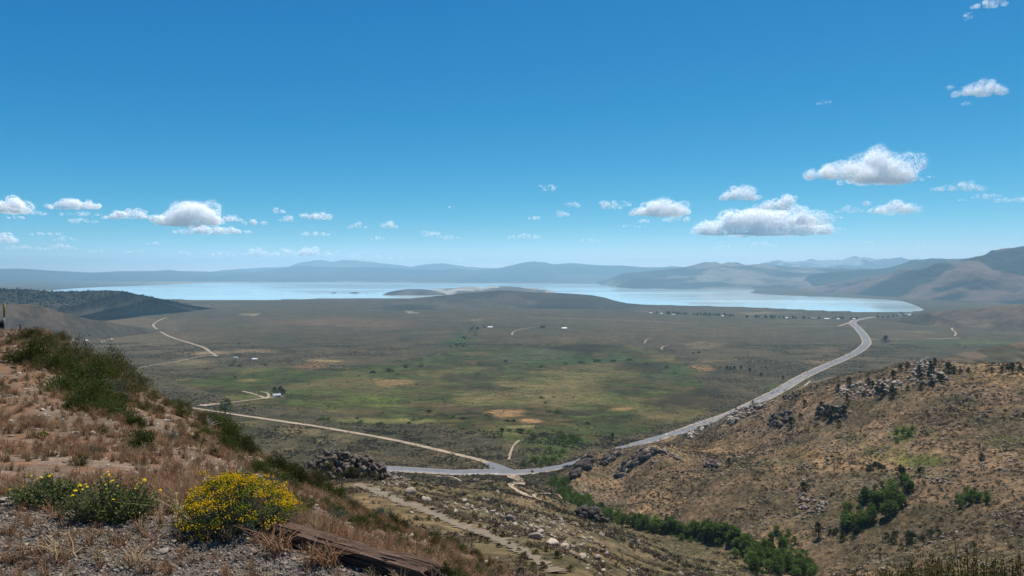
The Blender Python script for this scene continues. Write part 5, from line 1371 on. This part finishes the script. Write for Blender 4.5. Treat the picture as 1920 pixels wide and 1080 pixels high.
def gumweed(u, v, rx, ry, h, label, seed, nfl):
    r = np.random.default_rng(seed)
    p0 = hill.hit(u, v)
    e = empty("flowering_weed", p0, 0); tag(e, label, "weed")
    n = 230
    q = r.uniform(-1, 1, (n, 2)); q = q[(q ** 2).sum(1) < 1]; n = len(q)
    tip = np.c_[q[:, 0] * rx, q[:, 1] * ry, h * (1 - .55 * (q ** 2).sum(1)) * r.uniform(.65, 1.12, n)]
    st, c, d = [], [], []
    for i in range(n):
        b0 = np.array([tip[i, 0] * .45, tip[i, 1] * .45, -.01])
        mid = (b0 + tip[i]) / 2 + r.normal(size=3) * .015
        st.append(tube([b0, mid, tip[i]], [.0035, .003, .002], 3))
        for k in range(26):
            t = r.uniform(.12, 1)
            x_ = (1 - t) ** 2 * b0 + 2 * t * (1 - t) * mid + t * t * tip[i]
            c.append(x_ + r.normal(size=3) * .012); d.append(r.normal(size=3) + [0, 0, .6])
    obj("stems", mesh_np("stems", *merge(st)), M["wood_stem"], e)
    obj("leaves", mesh_np("leaves", *leaves(np.array(c), np.array(d), r.uniform(.014, .03, len(c)), r.uniform(.007, .012, len(c)), r)), M["gum_leaf"], e)
    a = np.linspace(0, 6.283, 10, endpoint=False)
    for i in np.argsort(-tip[:, 2] + r.normal(size=n) * .12)[:nfl]:
        s = r.uniform(.009, .015) if r.uniform() < .5 else r.uniform(.005, .008)
        vv_ = [(0, 0, .004)] + [(math.cos(t) * s * (1 if k % 2 else .8), math.sin(t) * s * (1 if k % 2 else .8), 0) for k, t in enumerate(a)]
        me = bpy.data.meshes.new("flower"); me.from_pydata(vv_, [], [(0, k + 1, (k + 1) % 10 + 1) for k in range(10)]); me.materials.append(M["gum_flower"])
        o = obj("flower", me, None, e); o.location = tip[i] + [0, 0, .012]; o.rotation_euler = (r.uniform(-.2, .75), r.uniform(-.4, .4), 0)
gumweed(208, 975, .33, .2, .27, "leafy green weed with scattered yellow flowers at the gravel edge", 620, 26)
gumweed(92, 950, .3, .17, .21, "smaller leafy weed with yellow flowers and straw left of the green one", 630, 12)
gumweed(80, 822, .09, .06, .08, "tiny yellow flowered plant on the upper brown slope", 640, 8)

# brush at the bottom right, seen from above
def brush(u, D, dropz, r0, label, seed, n_st=130, hgt=1.0):
    r = np.random.default_rng(seed)
    x_ = (u - U0) / F * D
    z_ = float(hill.h(x_, D))
    top = ZC - dropz
    H = top - z_
    e = empty("green_brush", (x_, D, z_), 0); tag(e, label, "brush")
    st, c, d = [], [], []
    for i in range(n_st):
        a = r.uniform(0, 6.28); q = math.sqrt(r.uniform()) * r0
        t_ = np.array([math.cos(a) * q, math.sin(a) * q, H * (1 - .45 * (q / r0) ** 2) * r.uniform(.6, 1.06)])
        b0 = np.array([t_[0] * .35, t_[1] * .35, 0]); mid = (b0 + t_) / 2 + [t_[0] * .12, t_[1] * .12, 0]
        st.append(tube([b0, mid, t_], [.008, .005, .0022], 3))
        for k in range(60):
            t = r.uniform(.25, 1.0)
            c.append((1 - t) ** 2 * b0 + 2 * t * (1 - t) * mid + t * t * t_ + r.normal(size=3) * .022); d.append((t_ - b0) + r.normal(size=3) * .5)
    obj("stems", mesh_np("stems", *merge(st)), M["wood_stem"], e)
    obj("leaves", mesh_np("leaves", *leaves(np.array(c), np.array(d), r.uniform(.018, .04, len(c)), r.uniform(.008, .016, len(c)), r)), M["olive_brush"], e)
M["olive_brush"] = mat_leaf("yellow_green_leaf", [(.045, .055, .014), (.085, .09, .022), (.15, .14, .04)], .35, .1)
for k, (u, D, t_v, r0, lab) in enumerate([(1830, 7.0, 1018, .62, "twiggy olive green brush rising highest in the bottom right corner"), (1740, 7.4, 1042, .5, "twiggy brush left of the highest brush in the corner"), (1915, 6.6, 1035, .5, "twiggy brush cut by the right edge"), (1655, 7.8, 1060, .42, "low brush tips along the bottom right"), (1560, 8.2, 1074, .35, "lowest brush tips showing at the bottom edge"), (1250, 8.5, 1071, .28, "thin twig tips at the bottom centre edge")]):
    brush(u, D, (t_v - V0) / F * D, r0, lab, 700 + k, 95 if k < 4 else 34)

M["straw_grass"] = mat_leaf("pale_straw_grass", [(.34, .24, .13), (.44, .33, .2), (.28, .18, .095)], .3, .3)
# dry grass, pebbles and small stones
def tuft(r, n, h, lean=.5, w=.004):
    V, Fc = [], []
    for i in range(n):
        a = r.uniform(0, 6.28); l = h * r.uniform(.5, 1.15); k = lean * r.uniform(.2, 1.1)
        b0 = np.array([r.normal() * .025, r.normal() * .025, 0]); dr = np.array([math.cos(a), math.sin(a), 0])
        sd = np.array([-dr[1], dr[0], 0]) * w
        p1 = b0 + dr * l * k * .3 + [0, 0, l * .55]; p2 = b0 + dr * l * k + [0, 0, l * (1 - .25 * k)]
        m_ = len(V)
        V += [b0 - sd, b0 + sd, p1 + sd * .8, p1 - sd * .8, p2 + sd * .35, p2 - sd * .35]
        Fc += [[m_, m_ + 1, m_ + 2, m_ + 3], [m_ + 3, m_ + 2, m_ + 4, m_ + 5]]
        if r.uniform() < .6:
            m_ = len(V); s2 = np.array([r.normal(), r.normal(), .4]) * .006; q = p2 + (p2 - p1) * .16
            V += [p2, (p2 + q) / 2 + s2, q, (p2 + q) / 2 - s2]; Fc += [[m_, m_ + 1, m_ + 2, m_ + 3]]
    return np.array(V), np.array(Fc)
rg = np.random.default_rng(801)
grass_src = [source("dry_tuft", mesh_np("dry_tuft", *tuft(rg, 34, .2, .8)), M["straw_grass"] if k > 4 else M["dry_grass"]) for k in range(7)]
GP, GS = [], []
for D0, D1, dens_, sc0 in ((4.2, 7, 150, .5), (7, 12, 60, .62), (12, 20, 24, .75), (20, 34, 12, .9)):
    n = int(dens_ * .75 * (D1 ** 2 - D0 ** 2) / 2)
    x, y, z, u, v = world_points(n, D0, D1, -60, 960, rg, hill)
    k = rg.uniform(size=n) < sstep(-.5, .25, fbm(x / 1.1, y / 1.1, 4, 811) * 1.5) * sstep(-.2, .25, y - (4.45 + .42 * fbm(x / .6, y / .6, 4, 103) + np.clip((-1.9 - x) * .45, 0, .7)))
    k &= ~((x > -.75) & (y < 4.7))
    GP.append(np.c_[x, y, z][k]); GS.append(rg.uniform(.6, 1.35, k.sum()) * sc0)
n = 260
x, y, z, u, v = world_points(n, 3.5, 4.8, -20, 780, rg, hill)
GP.append(np.c_[x, y, z]); GS.append(rg.uniform(.25, .5, n))
GP = np.vstack(GP); GS = np.concatenate(GS)
scatter("dry_grass", GP - [0, 0, .01], np.c_[GS, GS, GS * rg.uniform(.75, 1.2, len(GS))], np.c_[rg.normal(size=(len(GS), 2)) * .12, rg.uniform(0, 6.28, len(GS))], grass_src, "reddish brown dry grass over the roadside hillside")
peb_src = [source("gravel_chip", mesh_np("gravel_chip", *rock(rg, 1, 5, .7)), M["pebble"]) for k in range(5)]
x, y, z, u, v = world_points(42000, 3.3, 5.6, -60, 930, rg, hill)
ed = 4.45 + .42 * fbm(x / .6, y / .6, 4, 103) + np.clip((-1.9 - x) * .45, 0, .7)
k = (y < ed + .1 * rg.normal(size=len(x))) | ((x > -.75) & (y < 4.5))
x, y, z = x[k], y[k], z[k]; sz = (.0035 + rg.exponential(.003, len(x))).clip(.003, .02)
scatter("gravel", np.c_[x, y, z + sz * .2], np.c_[sz, sz, sz], rg.uniform(0, 6.28, (len(x), 3)), peb_src, "loose grey gravel on the road shoulder")
st_src = [source("stone_chip", mesh_np("stone_chip", *rock(rg, 1, 6, .6)), M["stone"]) for k in range(5)]
SP, SS = [], []
for D0, D1, n, sc0 in ((5, 9, 1900, .012), (9, 16, 2600, .022), (16, 32, 2600, .04)):
    x, y, z, u, v = world_points(n, D0, D1, -60, 960, rg, hill)
    k = rg.uniform(size=n) < .25 + .75 * sstep(0, .4, fbm(x / 1.5, y / 1.5, 4, 821))
    SP.append(np.c_[x, y, z][k]); SS.append((rg.exponential(1.0, k.sum()) + .4).clip(.4, 3.2) * sc0)
SP = np.vstack(SP); SS = np.concatenate(SS)
scatter("small_stones", SP, np.c_[SS * 1.2, SS, SS * .8], rg.uniform(0, 6.28, (len(SP), 3)) * [.1, .1, 1], st_src, "small pale stones lying in the dry grass")
NR = [(97, 855, 46, "long flat grey rock on the brown slope", .45), (173, 815, 19, "white angular stone beside the little olive shrub", .8), (253, 895, 27, "mottled white rock behind the flowering weeds", .85), (268, 886, 11, 0, .6), (287, 860, 16, 0, .6), (262, 868, 16, 0, .6), (252, 861, 7, 0, .7), (298, 927, 16, "pale stone right of the leafy weed", .7), (228, 824, 10, 0, .7), (136, 824, 8, 0, .7), (299, 908, 12, 0, .6), (329, 802, 9, 0, .6), (347, 810, 6, 0, .7), (18, 940, 44, "low pale rock at the left edge beside the gravel", .4), (75, 903, 20, "grey stone behind the smaller weed", .8), (6, 805, 12, 0, .6), (30, 831, 10, 0, .6), (250, 1010, 9, 0, .6), (305, 1036, 30, "flat blue grey rock in the gravel", .5), (330, 1040, 11, 0, .5), (7, 743, 15, 0, .6), (18, 743, 12, 0, .6), (80, 770, 15, 0, .6), (47, 730, 13, 0, .5), (220, 746, 12, 0, .5), (233, 756, 10, 0, .6), (135, 823, 8, 0, .6), (217, 803, 9, 0, .5), (504, 906, 14, "white stone left of the dense green shrub", .8), (593, 949, 14, "pale stone on the slope beyond the flowering bush", .7), (604, 949, 10, 0, .6), (566, 1078, 17, "white stone at the bottom edge before the timber", .8), (532, 1056, 24, "flat pale rock in the dry grass before the timber", .35), (590, 929, 9, 0, .6), (684, 946, 7, 0, .6), (853, 1024, 7, 0, .6), (110, 819, 13, 0, .7), (55, 790, 9, 0, .6), (70, 805, 9, 0, .6), (160, 780, 8, 0, .6), (375, 838, 12, 0, .7), (360, 815, 10, 0, .7), (470, 895, 9, 0, .6), (440, 880, 9, 0, .6), (640, 985, 8, 0, .6), (655, 955, 7, 0, .6)]
for u, v, w, lab, sq in NR:
    p = hill.hit(u, v)
    if p is None: continue
    s = px(p, w) * .5
    o = boulder("rock", "stone", p + [0, 0, s * sq * .25], s, lab or "small pale rock half buried in the dry slope", None if lab else "small rocks on the dry slope", None, sq)
    o["category"] = "rock"
# dark rock pile with a bleached dead shrub on the slope edge
for u, v, w in ((378, 808, 18), (390, 812, 14), (368, 803, 12)):
    p = hill.near(u, v)
    boulder("rock", "dark_rock", p + [0, 0, .03], px(p, w) * .5, "dark rock in the little pile on the slope edge", "dark rocks on the slope edge")["category"] = "rock"
def dead_shrub(u, v, r, label, seed):
    rr_ = np.random.default_rng(seed); p = hill.near(u, v); s = px(p, r)
    parts = []
    for i in range(60):
        t_ = rr_.normal(size=3) * [.7, .7, .5]; t_[2] = abs(t_[2]); b0 = rr_.normal(size=3) * .12; b0[2] = 0
        parts.append(tube([b0 * s, (b0 + t_) * .5 * s + rr_.normal(size=3) * .05 * s, t_ * s], [.012, .009, .004], 3))
    o = obj("dead_shrub", mesh_np("dead_shrub", *merge(parts)), M["dead_twig"]); o.location = p; tag(o, label, "dead shrub")
M["dead_twig"] = mat_plain("bleached_dead_twig", (.3, .26, .24), .9, .1, .3, 20)
dead_shrub(385, 800, 18, "grey leafless dead shrub on the slope edge", 901)
dead_shrub(445, 893, 16, "tangle of dead grey twigs above the flowering bush", 902)
# dry straws and twigs
rs_ = np.random.default_rng(911)
for (u, v, du, dvv, lab) in [(95, 1035, 60, -18, "dark dry twig lying on the gravel"), (150, 1040, 34, -14, "pale dry stalk lying on the gravel"), (345, 990, 30, -4, "short straw coloured stick at the foot of the flowering bush")]:
    a = hill.hit(u - du / 2, v - dvv / 2); b_ = hill.hit(u + du / 2, v + dvv / 2)
    o = obj("dry_twig", mesh_np("dry_twig", *tube([[0, 0, .012], (b_ - a) * .5 + [0, 0.02, .03], (b_ - a) + [0, 0, .015]], [.006, .005, .003], 5)), M["wood_stem"]); o.location = a; tag(o, lab, "twig")
for (u, v, h, n, lab) in [(345, 985, .3, 26, "bent straw stalks leaning over the left of the flowering bush"), (140, 950, .2, 40, "matted straw lying across the smaller weed"), (105, 1050, .13, 50, "bleached grass tuft on the gravel edge"), (250, 1060, .1, 30, "little bleached grass tuft in the gravel"), (610, 1062, .14, 60, "brown dry weeds against the shaded face of the timber"), (520, 1035, .16, 60, "dark dry weeds under the flowering bush")]:
    p = hill.hit(u, v); o = obj("dry_stalks", mesh_np("dry_stalks", *tuft(rs_, n, h, 1.1, .0022)), M["straw"] if "straw" in lab or "bleached" in lab else M["dry_grass"])
    o.location = p; o.scale = (1.6, 1, 1); tag(o, lab, "dry weeds")

# weathered timber
def timber():
    a = pix(522, 982, 4.3); b_ = pix(812, 1064, 3.68)
    L = np.linalg.norm(b_ - a); hw, hh = .072, .065
    r = np.random.default_rng(950)
    na, prof = 90, []
    m_ = 14
    per = [(-hw + 2 * hw * i / m_, hh) for i in range(m_)] + [(hw, hh - 2 * hh * i / m_) for i in range(m_)] + [(hw - 2 * hw * i / m_, -hh) for i in range(m_)] + [(-hw, -hh + 2 * hh * i / m_) for i in range(m_)]
    per = np.array(per); n = len(per)
    t = np.linspace(-.04, 1.0, na) * L
    s_ = np.arange(n) * .0125
    T, S = np.meshgrid(t, s_, indexing='ij')
    groove = ridged(T * 1.6 + 3, S * 38, 3, 951) ** 3
    d = -.02 * (groove > .42) * (groove - .42) * 3 - .012 * np.abs(fbm(T * 3, S * 22, 4, 953)) + .008 * fbm(T * 5, S * 6, 3, 954)
    cen = np.sqrt((per ** 2).sum(1))
    sc_ = 1 + d / cen[None]
    edge = np.clip(1 - (1 - np.abs(T / L - .5) * 2) * 30, 0, 1)
    Yp = per[None, :, 0] * sc_; Zp = per[None, :, 1] * sc_ - .02 * edge * (per[None, :, 1] > 0)
    Xp = T + .03 * fbm(S * 30, S * 0 + 1.7, 3, 956) * (np.abs(T / L - .5) > .49)
    V = np.stack([Xp, Yp, Zp], -1).reshape(-1, 3)
    i = np.arange(na * n).reshape(na, n)
    f = np.stack([i[:-1], np.roll(i, -1, 1)[:-1], np.roll(i, -1, 1)[1:], i[1:]], -1).reshape(-1, 4)
    # end caps
    V = np.vstack([V, [[t[0], 0, 0]], [[t[-1], 0, 0]]]); c0, c1 = na * n, na * n + 1
    caps = [[c0, i[0, (k + 1) % n], i[0, k], i[0, k]] for k in range(n)]
    me = bpy.data.meshes.new("timber")
    me.from_pydata([tuple(q) for q in V], [], [tuple(q) for q in f] + [(c0, i[0, (k + 1) % n], i[0, k]) for k in range(n)] + [(c1, i[-1, k], i[-1, (k + 1) % n]) for k in range(n)])
    o = obj("timber_beam", me, M["timber"])
    d_ = (b_ - a) / L
    o.location = a - [0, 0, hh - .0]
    o.rotation_euler = (0, -math.asin(d_[2]), math.atan2(d_[1], d_[0]))
    tag(o, "weathered brown cracked timber lying along the edge of the slope", "timber")
timber()

# roadside barrier end and marker posts at the far left
p = hill.near(2, 618)
e = empty("barrier_end", p, .25); tag(e, "black ribbed steel barrier end at the left edge of the road", "barrier")
wv, wf = [], []
obj("plate", mesh_np("plate", *box(-.22, .1, .26, .62, .05, .44)), M["black_metal"], e)
for k in range(6): obj("rib", mesh_np("rib", *box(-.5 + k * .11, .06, .26, .05, .05, .46)), M["black_metal"], e)
obj("foot", mesh_np("foot", *box(-.22, .1, .03, .5, .1, .1)), M["black_metal"], e)
p = hill.near(8, 615)
e = empty("marker_post", p, .1); tag(e, "thin yellow and dark snow marker post behind the black barrier end", "post")
h = px(p, 50)
obj("lower_post", mesh_np("lower_post", *box(0, 0, h * .24, .03, .03, h * .5)), M["grey_metal"], e)
obj("marker", mesh_np("marker", *box(.012, 0, h * .74, .045, .03, h * .5)), M["marker_yellow"], e)
obj("reflector_strip", mesh_np("reflector_strip", *box(-.028, 0, h * .74, .03, .034, h * .5)), M["marker_dark"], e)
p = hill.near(38, 624)
e = empty("marker_post", p, .1); tag(e, "short dark post in the brush right of the black barrier", "post")
obj("post", mesh_np("post", *box(0, 0, px(p, 8), .035, .03, px(p, 17))), M["black_metal"], e)
obj("cap", mesh_np("cap", *box(0, 0, px(p, 17), .045, .04, .03)), M["grey_metal"], e)

# ------------------------------------------------------------------ clouds
CL = [(-30, 50, 353, 397, 1, "large white cloud cut by the left edge"), (10, 52, 398, 410, .6, 0), (85, 190, 368, 391, .8, "ragged white cloud right of the edge cloud"), (40, 84, 384, 402, .5, 0), (110, 160, 390, 404, .35, 0), (125, 187, 404, 417, .6, 0), (145, 190, 393, 405, .35, 0), (192, 300, 387, 409, .75, "long flat cloud joined to the left of the big left cloud"), (290, 410, 368, 420, 1, "biggest heaped cloud on the left side"), (345, 453, 412, 437, .9, "flat based cloud under the biggest left cloud"), (417, 455, 393, 415, .35, 0), (455, 503, 408, 421, .7, 0), (320, 343, 428, 437, .5, 0), (457, 470, 428, 438, .3, 0),
      (508, 538, 387, 399, .7, 0), (525, 553, 400, 415, .7, 0), (563, 622, 388, 410, .9, "compact white cloud above the pale far range"), (562, 620, 425, 441, .7, "flat white cloud below the compact cloud"), (57, 117, 428, 441, .6, 0), (95, 148, 440, 451, .4, 0), (-20, 33, 430, 455, .45, 0), (10, 80, 453, 468, .4, 0), (80, 160, 453, 468, .45, 0), (165, 203, 464, 473, .35, 0), (278, 300, 449, 458, .4, 0), (230, 250, 468, 475, .25, 0), (258, 273, 466, 473, .25, 0), (325, 362, 469, 479, .4, 0), (392, 443, 466, 480, .5, 0), (452, 510, 462, 480, .5, 0), (505, 560, 460, 480, .5, 0), (560, 598, 457, 479, .6, 0), (608, 640, 465, 481, .35, 0), (650, 690, 471, 487, .35, 0), (697, 740, 469, 487, .45, 0), (745, 790, 475, 487, .35, 0), (855, 880, 480, 489, .3, 0), (930, 970, 482, 490, .25, 0),
      (655, 687, 414, 427, .6, 0), (712, 746, 412, 427, .7, 0), (690, 722, 440, 449, .4, 0), (795, 822, 425, 442, .35, 0), (825, 860, 435, 448, .3, 0), (840, 853, 384, 390, .3, 0), (988, 1014, 401, 412, .6, 0), (950, 1015, 433, 447, .7, "flat small cloud above the flat topped summit"), (1022, 1040, 343, 357, .4, 0), (1005, 1020, 345, 352, .2, 0), (1045, 1065, 388, 405, .4, 0), (1065, 1092, 372, 388, .3, 0), (1090, 1123, 442, 453, .45, 0),
      (1122, 1165, 369, 391, .7, "small cloud left of the heaped central right cloud"), (1160, 1182, 374, 386, .5, 0), (1183, 1290, 358, 402, 1, "heaped cloud with a grey base right of centre"), (1240, 1297, 400, 415, .7, 0), (1198, 1220, 405, 417, .6, 0), (1168, 1180, 419, 426, .3, 0), (1187, 1213, 420, 426, .25, 0), (1355, 1426, 342, 374, .95, "oval white cloud above the widest cloud"), (1429, 1497, 354, 392, .95, "puffy tower on top of the widest cloud"), (1310, 1560, 382, 438, 1, "widest layered cloud low on the right"), (1480, 1548, 383, 420, .7, "right shoulder of the widest cloud"),
      (1513, 1640, 288, 334, .95, "left lobe of the large high cloud"), (1590, 1705, 274, 340, 1, "right lobe of the large high cloud with a curled top"), (1660, 1730, 319, 338, .7, 0), (1648, 1672, 335, 345, .5, 0), (1735, 1752, 327, 333, .2, 0), (1745, 1850, 337, 357, .85, "long wedge shaped cloud on the right"), (1820, 1888, 358, 372, .7, 0), (1872, 1935, 358, 378, .8, "flat cloud cut by the right edge"), (1795, 1812, 370, 377, .3, 0), (1635, 1720, 370, 399, .95, "lens shaped cloud with a grey base on the right"), (1568, 1615, 380, 398, .4, 0), (1558, 1580, 401, 410, .5, 0), (1568, 1582, 423, 430, .4, 0), (1617, 1635, 373, 386, .25, 0), (1407, 1455, 449, 463, .5, 0), (1330, 1380, 457, 467, .3, 0), (1618, 1638, 451, 456, .35, 0), (1717, 1745, 458, 464, .25, 0), (1822, 1852, 466, 470, .2, 0),
      (1798, 1885, 145, 177, .85, "ragged white cloud high on the right"), (1777, 1786, 157, 167, .4, 0), (1803, 1825, 187, 197, .25, 0), (1822, 1882, -10, 13, .7, "ragged cloud cut by the top edge"), (1812, 1826, 18, 33, .15, 0), (1528, 1560, 184, 196, .2, 0)]
def cloud(u0, u1, v0, v1, den, label, seed):
    """cumulus: lumpy lobes over a flattish base, their skins made of many small droplet-mist flecks"""
    r = np.random.default_rng(seed)
    w, h = u1 - u0, v1 - v0
    D = min(2600.0 / max((V0 - v1) / F, .021), 110000.0)
    lobes = []
    ph = r.uniform(0, 9)
    k = max(4, int(w / 9.0 * (1.0 if h < 30 else 1.3)))
    for i in range(k):
        t = (i + r.uniform(.1, .9)) / k
        env = (math.sin(PI * (.04 + .92 * t)) ** .6) * (.45 + .75 * float(vnoise(np.array(t * 3.4 + ph), np.array(seed * .37))))
        env = min(env, 1.0)
        rad = max(1.3, h * r.uniform(.2, .38) * (.45 + .55 * env))
        top = max(h * env - rad, rad * .25)
        lobes.append((t * w, rad * r.uniform(.2, .75), r.normal() * h * .25, rad * r.uniform(.8, 1.1)))
        for m_ in range(int(top / rad * 1.2) + 1):
            lobes.append((t * w + r.normal() * rad * .6, top * r.uniform(.35, 1.0), r.normal() * h * .25, rad * r.uniform(.55, 1.0)))
    lobes = np.array(lobes)
    area = lobes[:, 3] ** 2
    n0 = (.35 + .65 * den) * area.sum() * 15.0
    n = int(min(90000, max(250, n0))); big = max(1.0, math.sqrt(n0 / 90000))
    j = r.choice(len(lobes), n, p=area / area.sum())
    d = r.normal(size=(n, 3)); d /= np.linalg.norm(d, axis=1)[:, None]
    edge = r.uniform(size=n) < .42
    rr_ = np.where(edge, 1 + .13 * np.abs(r.normal(size=n)), r.uniform(.8, 1.0, n))
    lump = 1 + .4 * fbm(d[:, 0] * 2.4 + j * 3.1, d[:, 2] * 2.4 + d[:, 1] * 1.9 + j, 4, seed)
    q = lobes[j][:, [0, 2, 1]] + d * (rr_ * lump * lobes[j, 3])[:, None] * [1.2, 1.2, .95]
    q[:, 2] = np.where(q[:, 2] < 0, q[:, 2] * .42, q[:, 2])
    hole = fbm(q[:, 0] / 8 + seed, q[:, 2] / 5, 4, seed + 1)
    keep = hole > (-.8 + .8 * (1 - den))
    q, d, edge = q[keep], d[keep], edge[keep]; n = len(q)
    nn = d * .35 + r.normal(size=(n, 3)) * .12 + np.array([.25, -.42, .87]) * .9
    nn /= np.linalg.norm(nn, axis=1)[:, None]
    s1 = np.cross(nn, r.normal(size=(n, 3))); s1 /= np.linalg.norm(s1, axis=1)[:, None]; s2 = np.cross(nn, s1)
    sz = r.uniform(.34, .78, n) * (1.0 if h > 20 else .8) * np.where(edge, .45, 1) * big
    an = [0, 2.09, 4.19]
    tri = np.stack([q + (s1 * math.cos(a) + s2 * math.sin(a)) * sz[:, None] for a in an], 1).reshape(-1, 3)
    m_ = D / F
    o = obj("cloud", mesh_np("cloud", tri * m_, np.arange(n * 3).reshape(n, 3)), M["cloud"])
    o.location = pix(u0, v1, D)
    if label: tag(o, label, "cloud")
    else:
        big = [c for c in CL if c[5]]
        cu, cv = (u0 + u1) / 2, (v0 + v1) / 2
        b_ = min(big, key=lambda c: math.hypot((c[0] + c[1]) / 2 - cu, 2 * ((c[2] + c[3]) / 2 - cv)))
        bu, bv = (b_[0] + b_[1]) / 2, (b_[2] + b_[3]) / 2
        side = ("above" if cv < bv else "below") if abs(cv - bv) > .45 * abs(cu - bu) else ("left of" if cu < bu else "right of")
        far = "just " if math.hypot(cu - bu, cv - bv) < 70 else ("well " if math.hypot(cu - bu, cv - bv) > 150 else "")
        look = "faint wisp of cloud" if den < .36 else ("thin small cloud" if den < .52 else "small white cloud")
        lab = "%s %s%s the %s" % (look, far, side, b_[5])
        tag(o, " ".join(lab.split()[:16]), "cloud", "small clouds near the " + " ".join(b_[5].split()[:5]))
for i, c in enumerate(CL): cloud(*c, 2000 + i * 7)
# ------------------------------------------------------------------ haze
m, nt, out = new_mat("hazy_air"); M["haze"] = m
pv = nt.nodes.new("ShaderNodeVolumePrincipled")
pv.inputs["Color"].default_value = (.45, .78, 1.0, 1)
pv.inputs["Density"].default_value = 3.5e-5
pv.inputs["Anisotropy"].default_value = 0.3
nt.links.new(pv.outputs[0], out.inputs["Volume"])
v, f = box(0, 20400, 430, 110000, 42000, 880)
tag(obj("haze", mesh_np("haze", v, f), m), "thin blue summer haze over the basin", kind="stuff")

# where many alike share one label, say which are the taller and the smaller ones
by = {}
for o in COL.objects:
    if o.parent is None and o.get("group") and o.get("label") and o.get("category") in ("tree", "shrub", "boulder", "rock"): by.setdefault((o["group"], o["label"]), []).append(o)
for (g_, lab), os_ in by.items():
    if len(os_) < 6: continue
    os_.sort(key=lambda o: o.scale[2])
    n3 = len(os_) // 3
    for o in os_[:n3]: o["label"] = "one of the smaller: " + lab if len(lab.split()) < 13 else lab
    for o in os_[-n3:]: o["label"] = "one of the larger: " + lab if len(lab.split()) < 13 else lab
